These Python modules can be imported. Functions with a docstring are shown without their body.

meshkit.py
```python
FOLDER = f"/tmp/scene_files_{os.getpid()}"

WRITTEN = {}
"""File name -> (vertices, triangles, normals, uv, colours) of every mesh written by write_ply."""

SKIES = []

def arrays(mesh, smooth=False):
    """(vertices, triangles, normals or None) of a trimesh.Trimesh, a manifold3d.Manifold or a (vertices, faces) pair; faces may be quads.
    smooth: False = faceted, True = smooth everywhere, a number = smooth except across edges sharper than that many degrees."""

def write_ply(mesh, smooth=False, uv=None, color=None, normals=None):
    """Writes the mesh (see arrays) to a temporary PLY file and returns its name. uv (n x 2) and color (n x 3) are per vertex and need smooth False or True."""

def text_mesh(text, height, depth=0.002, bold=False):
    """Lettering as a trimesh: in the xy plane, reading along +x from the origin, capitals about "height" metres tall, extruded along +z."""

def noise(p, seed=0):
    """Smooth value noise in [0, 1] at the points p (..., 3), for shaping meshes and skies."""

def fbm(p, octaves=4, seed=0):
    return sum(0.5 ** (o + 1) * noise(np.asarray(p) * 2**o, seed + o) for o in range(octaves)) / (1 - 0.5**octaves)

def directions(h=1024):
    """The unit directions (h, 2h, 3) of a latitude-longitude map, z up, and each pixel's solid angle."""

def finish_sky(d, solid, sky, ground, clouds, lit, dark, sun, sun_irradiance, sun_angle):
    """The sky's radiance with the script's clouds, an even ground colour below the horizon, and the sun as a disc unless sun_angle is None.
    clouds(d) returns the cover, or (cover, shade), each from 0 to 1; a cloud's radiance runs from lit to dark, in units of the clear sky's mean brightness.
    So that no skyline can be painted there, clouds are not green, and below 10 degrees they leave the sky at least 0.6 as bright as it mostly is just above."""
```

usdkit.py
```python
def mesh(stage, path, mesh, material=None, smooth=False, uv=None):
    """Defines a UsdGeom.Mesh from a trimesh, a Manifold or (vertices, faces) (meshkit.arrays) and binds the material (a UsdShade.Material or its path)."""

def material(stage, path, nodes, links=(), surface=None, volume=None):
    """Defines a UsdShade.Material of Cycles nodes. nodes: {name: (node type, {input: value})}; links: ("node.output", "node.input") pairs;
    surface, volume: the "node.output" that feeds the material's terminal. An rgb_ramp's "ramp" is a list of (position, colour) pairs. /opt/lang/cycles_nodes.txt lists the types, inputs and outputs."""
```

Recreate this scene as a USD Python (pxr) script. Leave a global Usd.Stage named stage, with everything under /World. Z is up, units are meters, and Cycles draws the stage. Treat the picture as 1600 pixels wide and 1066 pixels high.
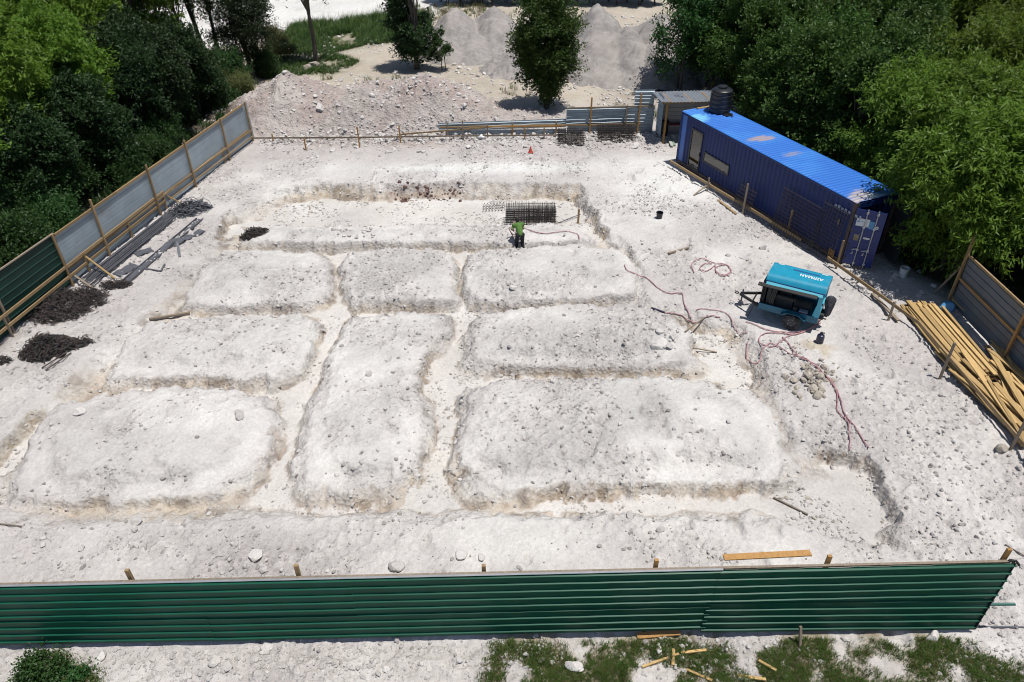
import math, random
import numpy as np
import trimesh
import usdkit, meshkit
from pxr import Usd, UsdGeom, UsdLux, UsdShade, Gf, Sdf, Vt
from scipy import ndimage
from shapely.geometry import Polygon
from shapely import contains_xy

stage = Usd.Stage.CreateInMemory()
UsdGeom.SetStageUpAxis(stage, "Z")
UsdGeom.SetStageMetersPerUnit(stage, 1.0)
UsdGeom.Xform.Define(stage, "/World")
UsdGeom.Scope.Define(stage, "/World/Looks")
rng = np.random.default_rng(7)
random.seed(7)

# ------------------------------------------------------------------ camera, sky, sun
FPX, PITCH, ROLL, CAMH = 1150.0, 0.626, -0.011, 16.11
EXPOSURE = 0.45
SUN_EL, SUN_AZ = math.radians(76), math.atan2(0.88, -0.45)
SUN_I, SKY_S = 1.0, 0.062


def cam_axes():
    fw = np.array([0, math.cos(PITCH), -math.sin(PITCH)])
    rt = np.array([1.0, 0, 0])
    up = np.cross(rt, fw)
    c, s = math.cos(ROLL), math.sin(ROLL)
    return np.array([c * rt + s * up, -s * rt + c * up, fw])


AX = cam_axes()
cam = UsdGeom.Camera.Define(stage, "/World/camera")
cam.CreateHorizontalApertureAttr(36.0)
cam.CreateVerticalApertureAttr(36.0 * 682 / 1024)
cam.CreateFocalLengthAttr(36.0 * FPX / 1600)
cam.CreateExposureAttr(EXPOSURE)
cam.CreateClippingRangeAttr(Gf.Vec2f(0.1, 5000))
cam.AddTransformOp().Set(Gf.Matrix4d(*AX[0], 0, *AX[1], 0, *(-AX[2]), 0, 0, 0, CAMH, 1))

usdkit.material(stage, "/World/Looks/sky_air", {
    "sky": ("sky_texture", {"sky_type": "single_scattering", "sun_disc": False, "sun_elevation": SUN_EL, "sun_rotation": SUN_AZ, "altitude": 10.0}),
    "bg": ("background_shader", {"strength": SKY_S})}, [("sky.color", "bg.color")], surface="bg.background")
dome = UsdLux.DomeLight.Define(stage, "/World/sky")
UsdShade.MaterialBindingAPI.Apply(dome.GetPrim()).Bind(UsdShade.Material.Get(stage, "/World/Looks/sky_air"))
dome.GetPrim().SetCustomDataByKey("kind", "structure")
sun = UsdLux.DistantLight.Define(stage, "/World/sun")
sun.CreateNormalizeAttr(True)
sun.CreateIntensityAttr(SUN_I)
sun.CreateAngleAttr(0.5)
sun.CreateColorAttr(Gf.Vec3f(1.0, 0.96, 0.90))
sdir = np.array([math.sin(SUN_AZ) * math.cos(SUN_EL), math.cos(SUN_AZ) * math.cos(SUN_EL), math.sin(SUN_EL)])
sx = np.cross([0, 1.0, 0], sdir); sx /= np.linalg.norm(sx)
sy = np.cross(sdir, sx)
sun.AddTransformOp().Set(Gf.Matrix4d(*sx, 0, *sy, 0, *sdir, 0, 0, 0, 60, 1))


def ray(px, py):
    return AX.T @ np.array([(px - 800) / FPX, -(py - 533) / FPX, 1.0])


def G(px, py, z=0.0):
    """The point at height z that the photograph shows at this pixel."""
    d = ray(px, py)
    return np.array([0, 0, CAMH]) + (z - CAMH) / d[2] * d


def height_over(foot, top_px):
    """How tall a vertical line above the point foot is whose top the photograph shows at this pixel row."""
    lo, hi = 0.0, 20.0
    for _ in range(40):
        m = (lo + hi) / 2
        q = AX @ (foot + [0, 0, m] - np.array([0, 0, CAMH]))
        if 533 - FPX * q[1] / q[2] > top_px[1]:
            lo = m
        else:
            hi = m
    return lo


# ------------------------------------------------------------------ names, things and parts
used = {}


def free(path):
    n = used.get(path, 0)
    used[path] = n + 1
    return path if n == 0 else f"{path}_{n:03d}"


def data(prim, label=None, cat=None, group=None, kind=None):
    for k, v in (("label", label), ("category", cat), ("group", group), ("kind", kind)):
        if v:
            prim.SetCustomDataByKey(k, v)
    return prim


class Thing:
    """An Xform directly under /World at the thing's base; its parts are meshes in its own coordinates."""

    def __init__(self, name, label, cat, base=(0, 0, 0), rot=0.0, group=None, kind=None):
        self.path = free("/World/" + name)
        self.base, self.rot = np.array(base, float), rot
        x = UsdGeom.Xform.Define(stage, self.path)
        x.AddTranslateOp().Set(Gf.Vec3d(*map(float, base)))
        x.AddRotateZOp().Set(math.degrees(rot))
        self.prim = data(x.GetPrim(), label, cat, group, kind)
        self.names = {}

    def part(self, name, mesh, mat, parent=None, world=False, smooth=False, label=None, kind=None):
        path = free(f"{parent or self.path}/{name}")
        m = as_mesh(mesh)
        if world:
            c, s = math.cos(-self.rot), math.sin(-self.rot)
            v = m.vertices - self.base
            m = trimesh.Trimesh(np.stack([c * v[:, 0] - s * v[:, 1], s * v[:, 0] + c * v[:, 1], v[:, 2]], 1), m.faces, process=False)
        data(usdkit.mesh(stage, path, m, LK[mat], smooth=smooth).GetPrim(), label, kind=kind)
        return path


def single(name, label, cat, mesh, mat, group=None, kind=None, smooth=False):
    path = free("/World/" + name)
    g = usdkit.mesh(stage, path, as_mesh(mesh), LK[mat], smooth=smooth)
    data(g.GetPrim(), label, cat, group, kind)
    return path


def copy_of(src, name, base, rot=0.0, scale=1.0, label=None, group=None, tilt=None):
    path = free("/World/" + name)
    x = UsdGeom.Xform.Define(stage, path)
    x.GetPrim().GetReferences().AddInternalReference(src)
    x.ClearXformOpOrder()
    m = Gf.Matrix4d().SetScale(Gf.Vec3d(*(np.ones(3) * scale).tolist()))
    if tilt is not None:
        m = m * Gf.Matrix4d().SetRotate(Gf.Rotation(Gf.Vec3d(*map(float, tilt[0])), float(tilt[1])))
    m = m * Gf.Matrix4d().SetRotate(Gf.Rotation(Gf.Vec3d(0, 0, 1), math.degrees(rot)))
    m.SetTranslateOnly(Gf.Vec3d(*map(float, base)))
    x.AddTransformOp(opSuffix="place").Set(m)
    x.GetPrim().SetInstanceable(True)
    data(x.GetPrim(), label, None, group)
    return path


# ------------------------------------------------------------------ mesh helpers
def as_mesh(m):
    if isinstance(m, MB):
        return m.mesh()
    if isinstance(m, (tuple, list)):
        return trimesh.Trimesh(np.asarray(m[0], float), np.asarray(m[1], int), process=False)
    if hasattr(m, "to_mesh"):
        q = m.to_mesh()
        return trimesh.Trimesh(q.vert_properties[:, :3], q.tri_verts, process=False)
    return m


BOXF = np.array([[0, 2, 1], [0, 3, 2], [4, 5, 6], [4, 6, 7], [0, 1, 5], [0, 5, 4], [1, 2, 6], [1, 6, 5], [2, 3, 7], [2, 7, 6], [3, 0, 4], [3, 4, 7]])


class MB:
    def __init__(self):
        self.v, self.f, self.n = [], [], 0

    def add(self, v, f):
        self.v.append(np.asarray(v, float)); self.f.append(np.asarray(f, int) + self.n); self.n += len(v)
        return self

    def mesh(self):
        return trimesh.Trimesh(np.vstack(self.v), np.vstack(self.f), process=False)

    def put(self, m):
        m = as_mesh(m)
        return self.add(m.vertices, m.faces)

    def box(self, x0, x1, y0, y1, z0, z1):
        v = [[x0, y0, z0], [x1, y0, z0], [x1, y1, z0], [x0, y1, z0], [x0, y0, z1], [x1, y0, z1], [x1, y1, z1], [x0, y1, z1]]
        return self.add(v, BOXF)

    def bar(self, p, q, w, h, side=None):
        """A plank from p to q: w wide along side (horizontal unless given), h thick across it."""
        p, q = np.asarray(p, float), np.asarray(q, float)
        d = (q - p) / np.linalg.norm(q - p)
        s = np.cross(d, [0, 0, 1.0]) if side is None else np.asarray(side, float)
        s = s - d * (s @ d)
        if np.linalg.norm(s) < 1e-5:
            s = np.array([1.0, 0, 0]) - d * d[0]
        s /= np.linalg.norm(s)
        u = np.cross(s, d)
        a, b = s * w / 2, u * h / 2
        return self.add([p - a - b, p + a - b, q + a - b, q - a - b, p - a + b, p + a + b, q + a + b, q - a + b], BOXF)

    def tube(self, pts, r, n=6, caps=True):
        pts = np.asarray(pts, float)
        k = len(pts)
        r = np.broadcast_to(np.asarray(r, float), k)
        t = np.gradient(pts, axis=0)
        t /= np.maximum(np.linalg.norm(t, axis=1, keepdims=True), 1e-9)
        ref = np.array([0, 0, 1.0]) if abs(t[:, 2]).mean() < 0.8 else np.array([1.0, 0, 0])
        s = np.cross(t, ref); s /= np.maximum(np.linalg.norm(s, axis=1, keepdims=True), 1e-9)
        u = np.cross(s, t)
        a = np.arange(n) / n * 2 * np.pi
        v = pts[:, None] + r[:, None, None] * (np.cos(a)[None, :, None] * s[:, None] + np.sin(a)[None, :, None] * u[:, None])
        i, j = np.meshgrid(np.arange(k - 1), np.arange(n), indexing="ij")
        j2 = (j + 1) % n
        A, B, C, D = i * n + j, i * n + j2, (i + 1) * n + j2, (i + 1) * n + j
        f = np.concatenate([np.stack([A, C, B], -1).reshape(-1, 3), np.stack([A, D, C], -1).reshape(-1, 3)])
        if caps:
            c = np.arange(1, n - 1)
            f = np.concatenate([f, np.stack([0 * c, c, c + 1], 1), (k - 1) * n + np.stack([0 * c, c + 1, c], 1)])
        return self.add(v.reshape(-1, 3), f)

    def lathe(self, prof, n=24, c=(0, 0, 0)):
        m = trimesh.creation.revolve(np.asarray(prof, float), sections=n)
        m.apply_translation(c)
        return self.put(m)

    def grid(self, P):
        """P: (a, b, 3) points -> a sheet."""
        a, b = P.shape[:2]
        i, j = np.meshgrid(np.arange(a - 1), np.arange(b - 1), indexing="ij")
        A = (i * b + j).ravel(); B, C, D = A + b, A + b + 1, A + 1
        return self.add(P.reshape(-1, 3), np.concatenate([np.stack([A, B, C], 1), np.stack([A, C, D], 1)]))


def spline(pts, n=60):
    pts = np.asarray(pts, float)
    t = np.r_[0, np.cumsum(np.linalg.norm(np.diff(pts[:, :2], axis=0), axis=1) + 1e-6)]
    from scipy.interpolate import PchipInterpolator, CubicSpline
    f = CubicSpline(t, pts) if len(pts) > 2 else (lambda x: np.stack([np.interp(x, t, pts[:, k]) for k in range(3)], 1))
    return f(np.linspace(0, t[-1], n))


def corrugated(p, along, up, length, height, pitch=0.25, rib=0.03, ribw=0.055, wave=0.0, seed=0, nx=24, normal=None, thick=0.004, sine=False):
    """A metal sheet from corner p: ribs run along 'along' and repeat every pitch up 'up'. It has a front and a back."""
    along, up = np.asarray(along, float), np.asarray(up, float)
    nrm = np.cross(along, up) if normal is None else np.asarray(normal, float)
    nrm /= np.linalg.norm(nrm)
    if sine:
        zs = np.linspace(0, height, max(int(height / pitch * 6), 8)); off = rib * 0.5 * (1 - np.cos(zs / pitch * 2 * np.pi))
    else:
        zs, off = [0.0], [0.0]
        z = pitch * 0.5
        while z + ribw < height:
            for dz, o in ((-ribw / 2, 0), (-ribw / 5, rib), (ribw / 5, rib), (ribw / 2, 0)):
                zs.append(z + dz); off.append(o)
            z += pitch
        zs.append(height); off.append(0.0)
        zs, off = np.array(zs), np.array(off)
    xs = np.linspace(0, length, nx)
    X, Z = np.meshgrid(xs, zs, indexing="ij")
    O = np.broadcast_to(off, X.shape).copy()
    if wave:
        r = np.random.default_rng(seed)
        ph = r.uniform(0, 6.28, 6)
        O = O + wave * (np.sin(X * 1.3 + ph[0]) * np.sin(Z * 1.6 + ph[1]) + 0.6 * np.sin(X * 3.1 + ph[2] + Z * 1.2) + 0.4 * np.sin(Z * 4 + ph[3] + X * .7))
    P = np.asarray(p, float) + X[..., None] * along + Z[..., None] * up + O[..., None] * nrm
    m = MB()
    m.grid(P)
    v, f = m.v[0], m.f[0]
    m.add(v - nrm * thick, f[:, ::-1])
    return m


def rock(seed, r=1.0, flat=0.65, sub=2):
    m = trimesh.creation.icosphere(subdivisions=sub)
    v = m.vertices
    g = np.random.default_rng(seed)
    for _ in range(9):                                      # cut by random planes: angular broken limestone
        d = g.normal(size=3); d /= np.linalg.norm(d)
        lim = g.uniform(0.45, 0.85)
        k = v @ d
        v = v - np.maximum(k - lim, 0)[:, None] * d
    v = v * (1 + 0.16 * (meshkit.noise(v * 3.1 + seed, seed)[:, None] - 0.5)) * [1, g.uniform(0.7, 1), flat]
    return trimesh.Trimesh(v * r, m.faces, process=False)


def rz(v, a):
    c, s = math.cos(a), math.sin(a)
    v = np.asarray(v, float)
    return np.stack([c * v[..., 0] - s * v[..., 1], s * v[..., 0] + c * v[..., 1], v[..., 2]], -1)


# ------------------------------------------------------------------ materials
LK = {}
TONE = 0.78                                                   # real-world albedos for a camera exposed for the shade of the trees


def mat_flat(name, col, rough=0.7, metal=0.0, var=0.25, scale=6.0, bump=0.0, bscale=40.0, spec=0.5, stretch=(1, 1, 1), dirt=None, dirt_scale=2.0, dirt_lo=0.5, dirt_hi=0.7, rnd=0.0, aniso=None):
    """Colour with two scales of noise, optional patches of a second colour, optional fine relief."""
    c = np.array(col, float) * TONE
    dirt = None if dirt is None else np.array(dirt, float) * TONE
    nodes = {"tc": ("texture_coordinate", {}), "mp": ("mapping", {"scale": stretch}),
             "n": ("noise_texture", {"scale": scale, "detail": 6.0, "roughness": 0.6}),
             "r": ("rgb_ramp", {"ramp": [(0.25, c * (1 - var)), (0.75, np.minimum(c * (1 + var), 0.95))]}),
             "p": ("principled_bsdf", {"roughness": rough, "metallic": metal, "specular_ior_level": spec})}
    links = [("tc.object", "mp.vector"), ("mp.vector", "n.vector"), ("n.fac", "r.fac")]
    out = "r.color"
    if dirt is not None:
        nodes["dn"] = ("noise_texture", {"scale": dirt_scale, "detail": 8.0, "roughness": 0.65})
        nodes["dr"] = ("map_range", {"from_min": dirt_lo, "from_max": dirt_hi, "clamp": True})
        nodes["dm"] = ("mix_color", {"b": dirt})
        links += [("mp.vector", "dn.vector"), ("dn.fac", "dr.value"), ("dr.result", "dm.fac"), (out, "dm.a")]
        out = "dm.result"
    if rnd:
        nodes["oi"] = ("object_info", {})
        nodes["or"] = ("map_range", {"to_min": 1 - rnd, "to_max": 1 + rnd})
        nodes["hs"] = ("hsv", {})
        links += [("oi.random", "or.value"), ("or.result", "hs.value"), (out, "hs.color")]
        out = "hs.color"
    links.append((out, "p.base_color"))
    if bump:
        nodes["bn"] = ("noise_texture", {"scale": bscale, "detail": 4.0})
        nodes["b"] = ("bump", {"strength": 1.0, "distance": bump})
        links += [("mp.vector", "bn.vector"), ("bn.fac", "b.height"), ("b.normal", "p.normal")]
    LK[name] = usdkit.material(stage, "/World/Looks/" + name, nodes, links, surface="p.BSDF")


def mat_leaf(name, dark, light, trans=0.35):
    LK[name] = usdkit.material(stage, "/World/Looks/" + name, {
        "g": ("geometry", {}), "oi": ("object_info", {}),
        "r": ("rgb_ramp", {"ramp": [(0, dark), (0.55, (np.array(dark) + light) / 2), (1, light)]}),
        "or": ("map_range", {"to_min": 0.75, "to_max": 1.25}), "oh": ("map_range", {"to_min": 0.485, "to_max": 0.515}),
        "hs": ("hsv", {}),
        "p": ("principled_bsdf", {"roughness": 0.5, "specular_ior_level": 0.35}),
        "t": ("translucent_bsdf", {}), "mx": ("mix_closure", {"fac": trans})},
        [("g.random_per_island", "r.fac"), ("oi.random", "or.value"), ("or.result", "hs.value"), ("oi.random", "oh.value"), ("oh.result", "hs.hue"),
         ("r.color", "hs.color"), ("hs.color", "p.base_color"), ("hs.color", "t.color"), ("p.BSDF", "mx.closure1"), ("t.BSDF", "mx.closure2")], surface="mx.closure")


def mat_vertex(name, attr, rough=0.9, spec=0.2, amp=0.16, bump=0.0):
    nodes = {"a": ("attribute", {"attribute": attr}), "tc": ("geometry", {}),
             "n1": ("noise_texture", {"scale": 9.0, "detail": 4.0, "roughness": 0.7}), "n2": ("noise_texture", {"scale": 38.0, "detail": 2.0, "roughness": 0.7}),
             "m1": ("map_range", {"from_min": 0.25, "from_max": 0.75, "to_min": 1 - amp, "to_max": 1 + amp * 0.7}),
             "m2": ("map_range", {"from_min": 0.3, "from_max": 0.7, "to_min": 1 - amp, "to_max": 1 + amp * 0.6}),
             "mm": ("math", {"math_type": "multiply"}), "vm": ("vector_math", {"math_type": "scale"}),
             "p": ("principled_bsdf", {"roughness": rough, "specular_ior_level": spec})}
    links = [("tc.position", "n1.vector"), ("tc.position", "n2.vector"), ("n1.fac", "m1.value"), ("n2.fac", "m2.value"), ("m1.result", "mm.value1"), ("m2.result", "mm.value2"),
             ("a.color", "vm.vector1"), ("mm.value", "vm.scale"), ("vm.vector", "p.base_color")]
    if bump:
        nodes |= {"nb": ("noise_texture", {"scale": 20.0, "detail": 3.0, "roughness": 0.7}), "b": ("bump", {"strength": 1.0, "distance": bump}),
                  "nv": ("voronoi_texture", {"scale": 8.0, "detail": 0.0}), "b2": ("bump", {"strength": 0.8, "distance": bump * 1.5})}
        nodes |= {"ar": ("attribute", {"attribute": "relief"})}
        links += [("ar.fac", "b.strength"), ("ar.fac", "b2.strength"), ("tc.position", "nb.vector"), ("nb.fac", "b.height"), ("tc.position", "nv.vector"), ("nv.distance", "b2.height"), ("b2.normal", "b.normal"), ("b.normal", "p.normal")]
    LK[name] = usdkit.material(stage, "/World/Looks/" + name, nodes, links, surface="p.BSDF")


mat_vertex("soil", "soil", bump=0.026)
mat_vertex("roof_paint", "paint", rough=0.42, spec=0.5, amp=0.1)
mat_flat("stone", (0.60, 0.575, 0.555), 0.95, var=0.22, scale=5, bump=0.02, bscale=9, rnd=0.16, spec=0.2)
mat_flat("stone_tan", (0.44, 0.395, 0.34), 0.95, var=0.25, scale=5, bump=0.02, bscale=9, rnd=0.2, spec=0.2)
mat_flat("stone_dark", (0.40, 0.375, 0.36), 0.95, var=0.25, scale=5, bump=0.02, bscale=9, rnd=0.2, spec=0.2)
mat_flat("stone_red", (0.15, 0.095, 0.08), 0.95, var=0.35, scale=5, bump=0.02, bscale=9, rnd=0.3, spec=0.2)
mat_flat("gravel", (0.30, 0.282, 0.272), 0.95, var=0.25, scale=3, bump=0.05, bscale=5, spec=0.2, dirt=(0.37, 0.34, 0.32), dirt_scale=0.6, dirt_lo=.45, dirt_hi=.65)
mat_flat("green_sheet", (0.009, 0.088, 0.054), 0.38, var=0.15, scale=1.5, spec=0.14, dirt=(0.03, 0.10, 0.07), dirt_scale=1.1, dirt_lo=0.55, dirt_hi=0.85)
mat_flat("green_sheet_dark", (0.006, 0.035, 0.026), 0.55, var=0.15, scale=1.5, spec=0.3)
mat_flat("grey_sheet", (0.335, 0.405, 0.46), 0.5, metal=0.3, var=0.14, scale=1.2, spec=0.4, dirt=(0.30, 0.27, 0.24), dirt_scale=0.9, dirt_lo=0.56, dirt_hi=0.8)
mat_flat("grey_sheet_shade", (0.15, 0.165, 0.18), 0.6, metal=0.2, var=0.2, scale=1.2, spec=0.4, dirt=(0.18, 0.15, 0.12), dirt_scale=0.9, dirt_lo=0.5, dirt_hi=0.8)  # darker copy of the grey sheet, shade of the right fence painted in
mat_flat("wood", (0.335, 0.232, 0.125), 0.8, var=0.3, scale=3, stretch=(6, 6, 1), bump=0.004, bscale=20, rnd=0.2, spec=0.2)
mat_flat("wood_grey", (0.27, 0.22, 0.17), 0.85, var=0.3, scale=3, stretch=(5, 5, 1), bump=0.004, bscale=20, rnd=0.2, spec=0.2)
mat_flat("wood_orange", (0.40, 0.225, 0.085), 0.8, var=0.25, scale=3, stretch=(6, 6, 1), bump=0.004, bscale=20, rnd=0.15, spec=0.2)
mat_flat("lumber", (0.46, 0.315, 0.14), 0.75, var=0.28, scale=2.5, stretch=(9, 1, 9), bump=0.004, bscale=16, rnd=0.32, spec=0.2, dirt=(0.36, 0.22, 0.09), dirt_scale=2.2, dirt_lo=.6, dirt_hi=.8)
mat_flat("rebar", (0.048, 0.042, 0.042), 0.75, metal=0.2, var=0.4, scale=8, dirt=(0.10, 0.055, 0.035), dirt_scale=6, dirt_lo=.5, dirt_hi=.7)
mat_flat("steel_dark", (0.12, 0.125, 0.145), 0.6, metal=0.3, var=0.3, scale=4)
mat_flat("navy", (0.003, 0.019, 0.105), 0.5, var=0.25, scale=1.3, spec=0.3, dirt=(0.008, 0.024, 0.085), dirt_scale=2.5, dirt_lo=.5, dirt_hi=.75)
mat_flat("navy_door", (0.004, 0.022, 0.15), 0.4, var=0.2, scale=2, spec=0.5)
mat_flat("light_blue", (0.03, 0.13, 0.42), 0.45, var=0.2, scale=3)
mat_flat("frame_dark", (0.022, 0.022, 0.026), 0.5, var=0.3, scale=3)
mat_flat("rust_frame", (0.05, 0.035, 0.035), 0.7, var=0.4, scale=5, dirt=(0.16, 0.10, 0.07), dirt_scale=5, dirt_lo=.55, dirt_hi=.75)
mat_flat("galv", (0.45, 0.46, 0.48), 0.45, metal=0.6, var=0.15, scale=5)
mat_flat("white_paint", (0.72, 0.73, 0.74), 0.6, var=0.08, scale=9)
mat_flat("decal_blue", (0.10, 0.30, 0.55), 0.5, var=0.1, scale=9)
mat_flat("decal_tan", (0.25, 0.20, 0.13), 0.6, var=0.3, scale=9)
mat_flat("decal_orange", (0.45, 0.20, 0.03), 0.6, var=0.3, scale=14)
mat_flat("black_plastic", (0.012, 0.013, 0.016), 0.38, var=0.2, scale=3, spec=0.5)
mat_flat("black", (0.006, 0.006, 0.007), 0.7, var=0.3, scale=5)
mat_flat("teal", (0.012, 0.27, 0.42), 0.38, var=0.14, scale=3, spec=0.4, dirt=(0.16, 0.32, 0.38), dirt_scale=2.2, dirt_lo=.55, dirt_hi=.85)
mat_flat("teal_light", (0.08, 0.42, 0.54), 0.4, var=0.1, scale=3, spec=0.5)
mat_flat("teal_dark", (0.012, 0.13, 0.20), 0.45, var=0.2, scale=4, dirt=(0.06, 0.12, 0.15), dirt_scale=5, dirt_lo=.55, dirt_hi=.8)
mat_flat("decal_navy", (0.01, 0.09, 0.25), 0.5, var=0.1, scale=9)
mat_flat("engine", (0.030, 0.030, 0.030), 0.7, var=0.5, scale=7)
mat_flat("rubber", (0.025, 0.025, 0.027), 0.85, var=0.3, scale=7, dirt=(0.2, 0.18, 0.17), dirt_scale=6, dirt_lo=.5, dirt_hi=.75)
mat_flat("rim", (0.10, 0.10, 0.10), 0.6, metal=0.3, var=0.3, scale=9)
mat_flat("hose", (0.42, 0.21, 0.23), 0.6, var=0.25, scale=5, dirt=(0.42, 0.3, 0.3), dirt_scale=4, dirt_lo=.5, dirt_hi=.8)
mat_flat("jug", (0.014, 0.018, 0.055), 0.3, var=0.2, scale=6, spec=0.6)
mat_flat("jacket", (0.055, 0.055, 0.07), 0.9, var=0.3, scale=9)
mat_flat("tarp", (0.22, 0.30, 0.34), 0.6, var=0.15, scale=4)
mat_flat("blue_bag", (0.12, 0.36, 0.62), 0.35, var=0.3, scale=8)
mat_flat("bucket_white", (0.6, 0.6, 0.58), 0.6, var=0.15, scale=6)
mat_flat("bag_white", (0.78, 0.78, 0.77), 0.7, var=0.1, scale=9)
mat_flat("red_plastic", (0.50, 0.085, 0.06), 0.55, var=0.12, scale=6)
mat_flat("shed_wall", (0.30, 0.31, 0.33), 0.6, var=0.15, scale=2)
mat_flat("shed_roof", (0.30, 0.33, 0.37), 0.45, metal=0.4, var=0.3, scale=2.5, dirt=(0.10, 0.10, 0.11), dirt_scale=2.5, dirt_lo=.48, dirt_hi=.7)
mat_flat("crate_red", (0.20, 0.03, 0.03), 0.6, var=0.2, scale=5)
mat_flat("pipe_green", (0.02, 0.11, 0.09), 0.4, var=0.15, scale=5)
mat_flat("shirt_green", (0.085, 0.19, 0.035), 0.9, var=0.2, scale=12)
mat_flat("vest_yellow", (0.62, 0.66, 0.25), 0.9, var=0.1, scale=12)
mat_flat("trousers", (0.012, 0.012, 0.016), 0.9, var=0.3, scale=12)
mat_flat("skin", (0.17, 0.085, 0.05), 0.6, var=0.1, scale=12)
mat_flat("hair", (0.008, 0.007, 0.006), 0.7, var=0.2, scale=30)
mat_flat("bark", (0.13, 0.105, 0.085), 0.9, var=0.4, scale=5, bump=0.02, bscale=9, rnd=.2)
mat_flat("bark_pale", (0.42, 0.41, 0.39), 0.9, var=0.25, scale=5, bump=0.02, bscale=9)
mat_flat("dry_stick", (0.17, 0.14, 0.11), 0.9, var=0.3, scale=6)
mat_flat("blind", (0.30, 0.30, 0.25), 0.8, var=0.25, scale=2)
mat_flat("faded_white", (0.30, 0.32, 0.40), 0.6, var=0.4, scale=12)
mat_flat("plank_pale", (0.42, 0.44, 0.40), 0.7, var=0.2, scale=4)
mat_flat("plank_green", (0.20, 0.30, 0.24), 0.7, var=0.2, scale=4)
mat_flat("leaf_inside_shade", (0.02, 0.024, 0.024), 0.6, var=0.2, scale=4)  # inside of the right cargo door, its backlit shade put into the colour
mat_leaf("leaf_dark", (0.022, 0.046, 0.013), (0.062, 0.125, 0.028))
mat_leaf("leaf_mid", (0.055, 0.115, 0.020), (0.17, 0.29, 0.05), 0.4)
mat_leaf("leaf_light", (0.12, 0.20, 0.024), (0.36, 0.48, 0.07), 0.5)
mat_leaf("leaf_bush", (0.035, 0.085, 0.02), (0.11, 0.21, 0.045), 0.4)
mat_leaf("leaf_dry", (0.10, 0.11, 0.035), (0.23, 0.21, 0.08), 0.3)
mat_leaf("grass_blade", (0.08, 0.135, 0.028), (0.23, 0.28, 0.08), 0.4)
mat_leaf("grass_dry", (0.16, 0.13, 0.07), (0.30, 0.26, 0.15), 0.2)
LK["glass"] = usdkit.material(stage, "/World/Looks/glass", {
    "t": ("transparent_bsdf", {"color": (0.75, 0.78, 0.76)}), "g": ("glossy_bsdf", {"roughness": 0.0, "color": (0.9, 0.9, 0.9)}),
    "f": ("fresnel", {"IOR": 1.9}), "m": ("mix_closure", {})},
    [("f.fac", "m.fac"), ("t.BSDF", "m.closure1"), ("g.BSDF", "m.closure2")], surface="m.closure")
# ------------------------------------------------------------------ the ground: one sheet out to the horizon
def poly(pts, z=0.0):
    return np.array([G(x, y, z)[:2] for x, y in pts])


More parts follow.
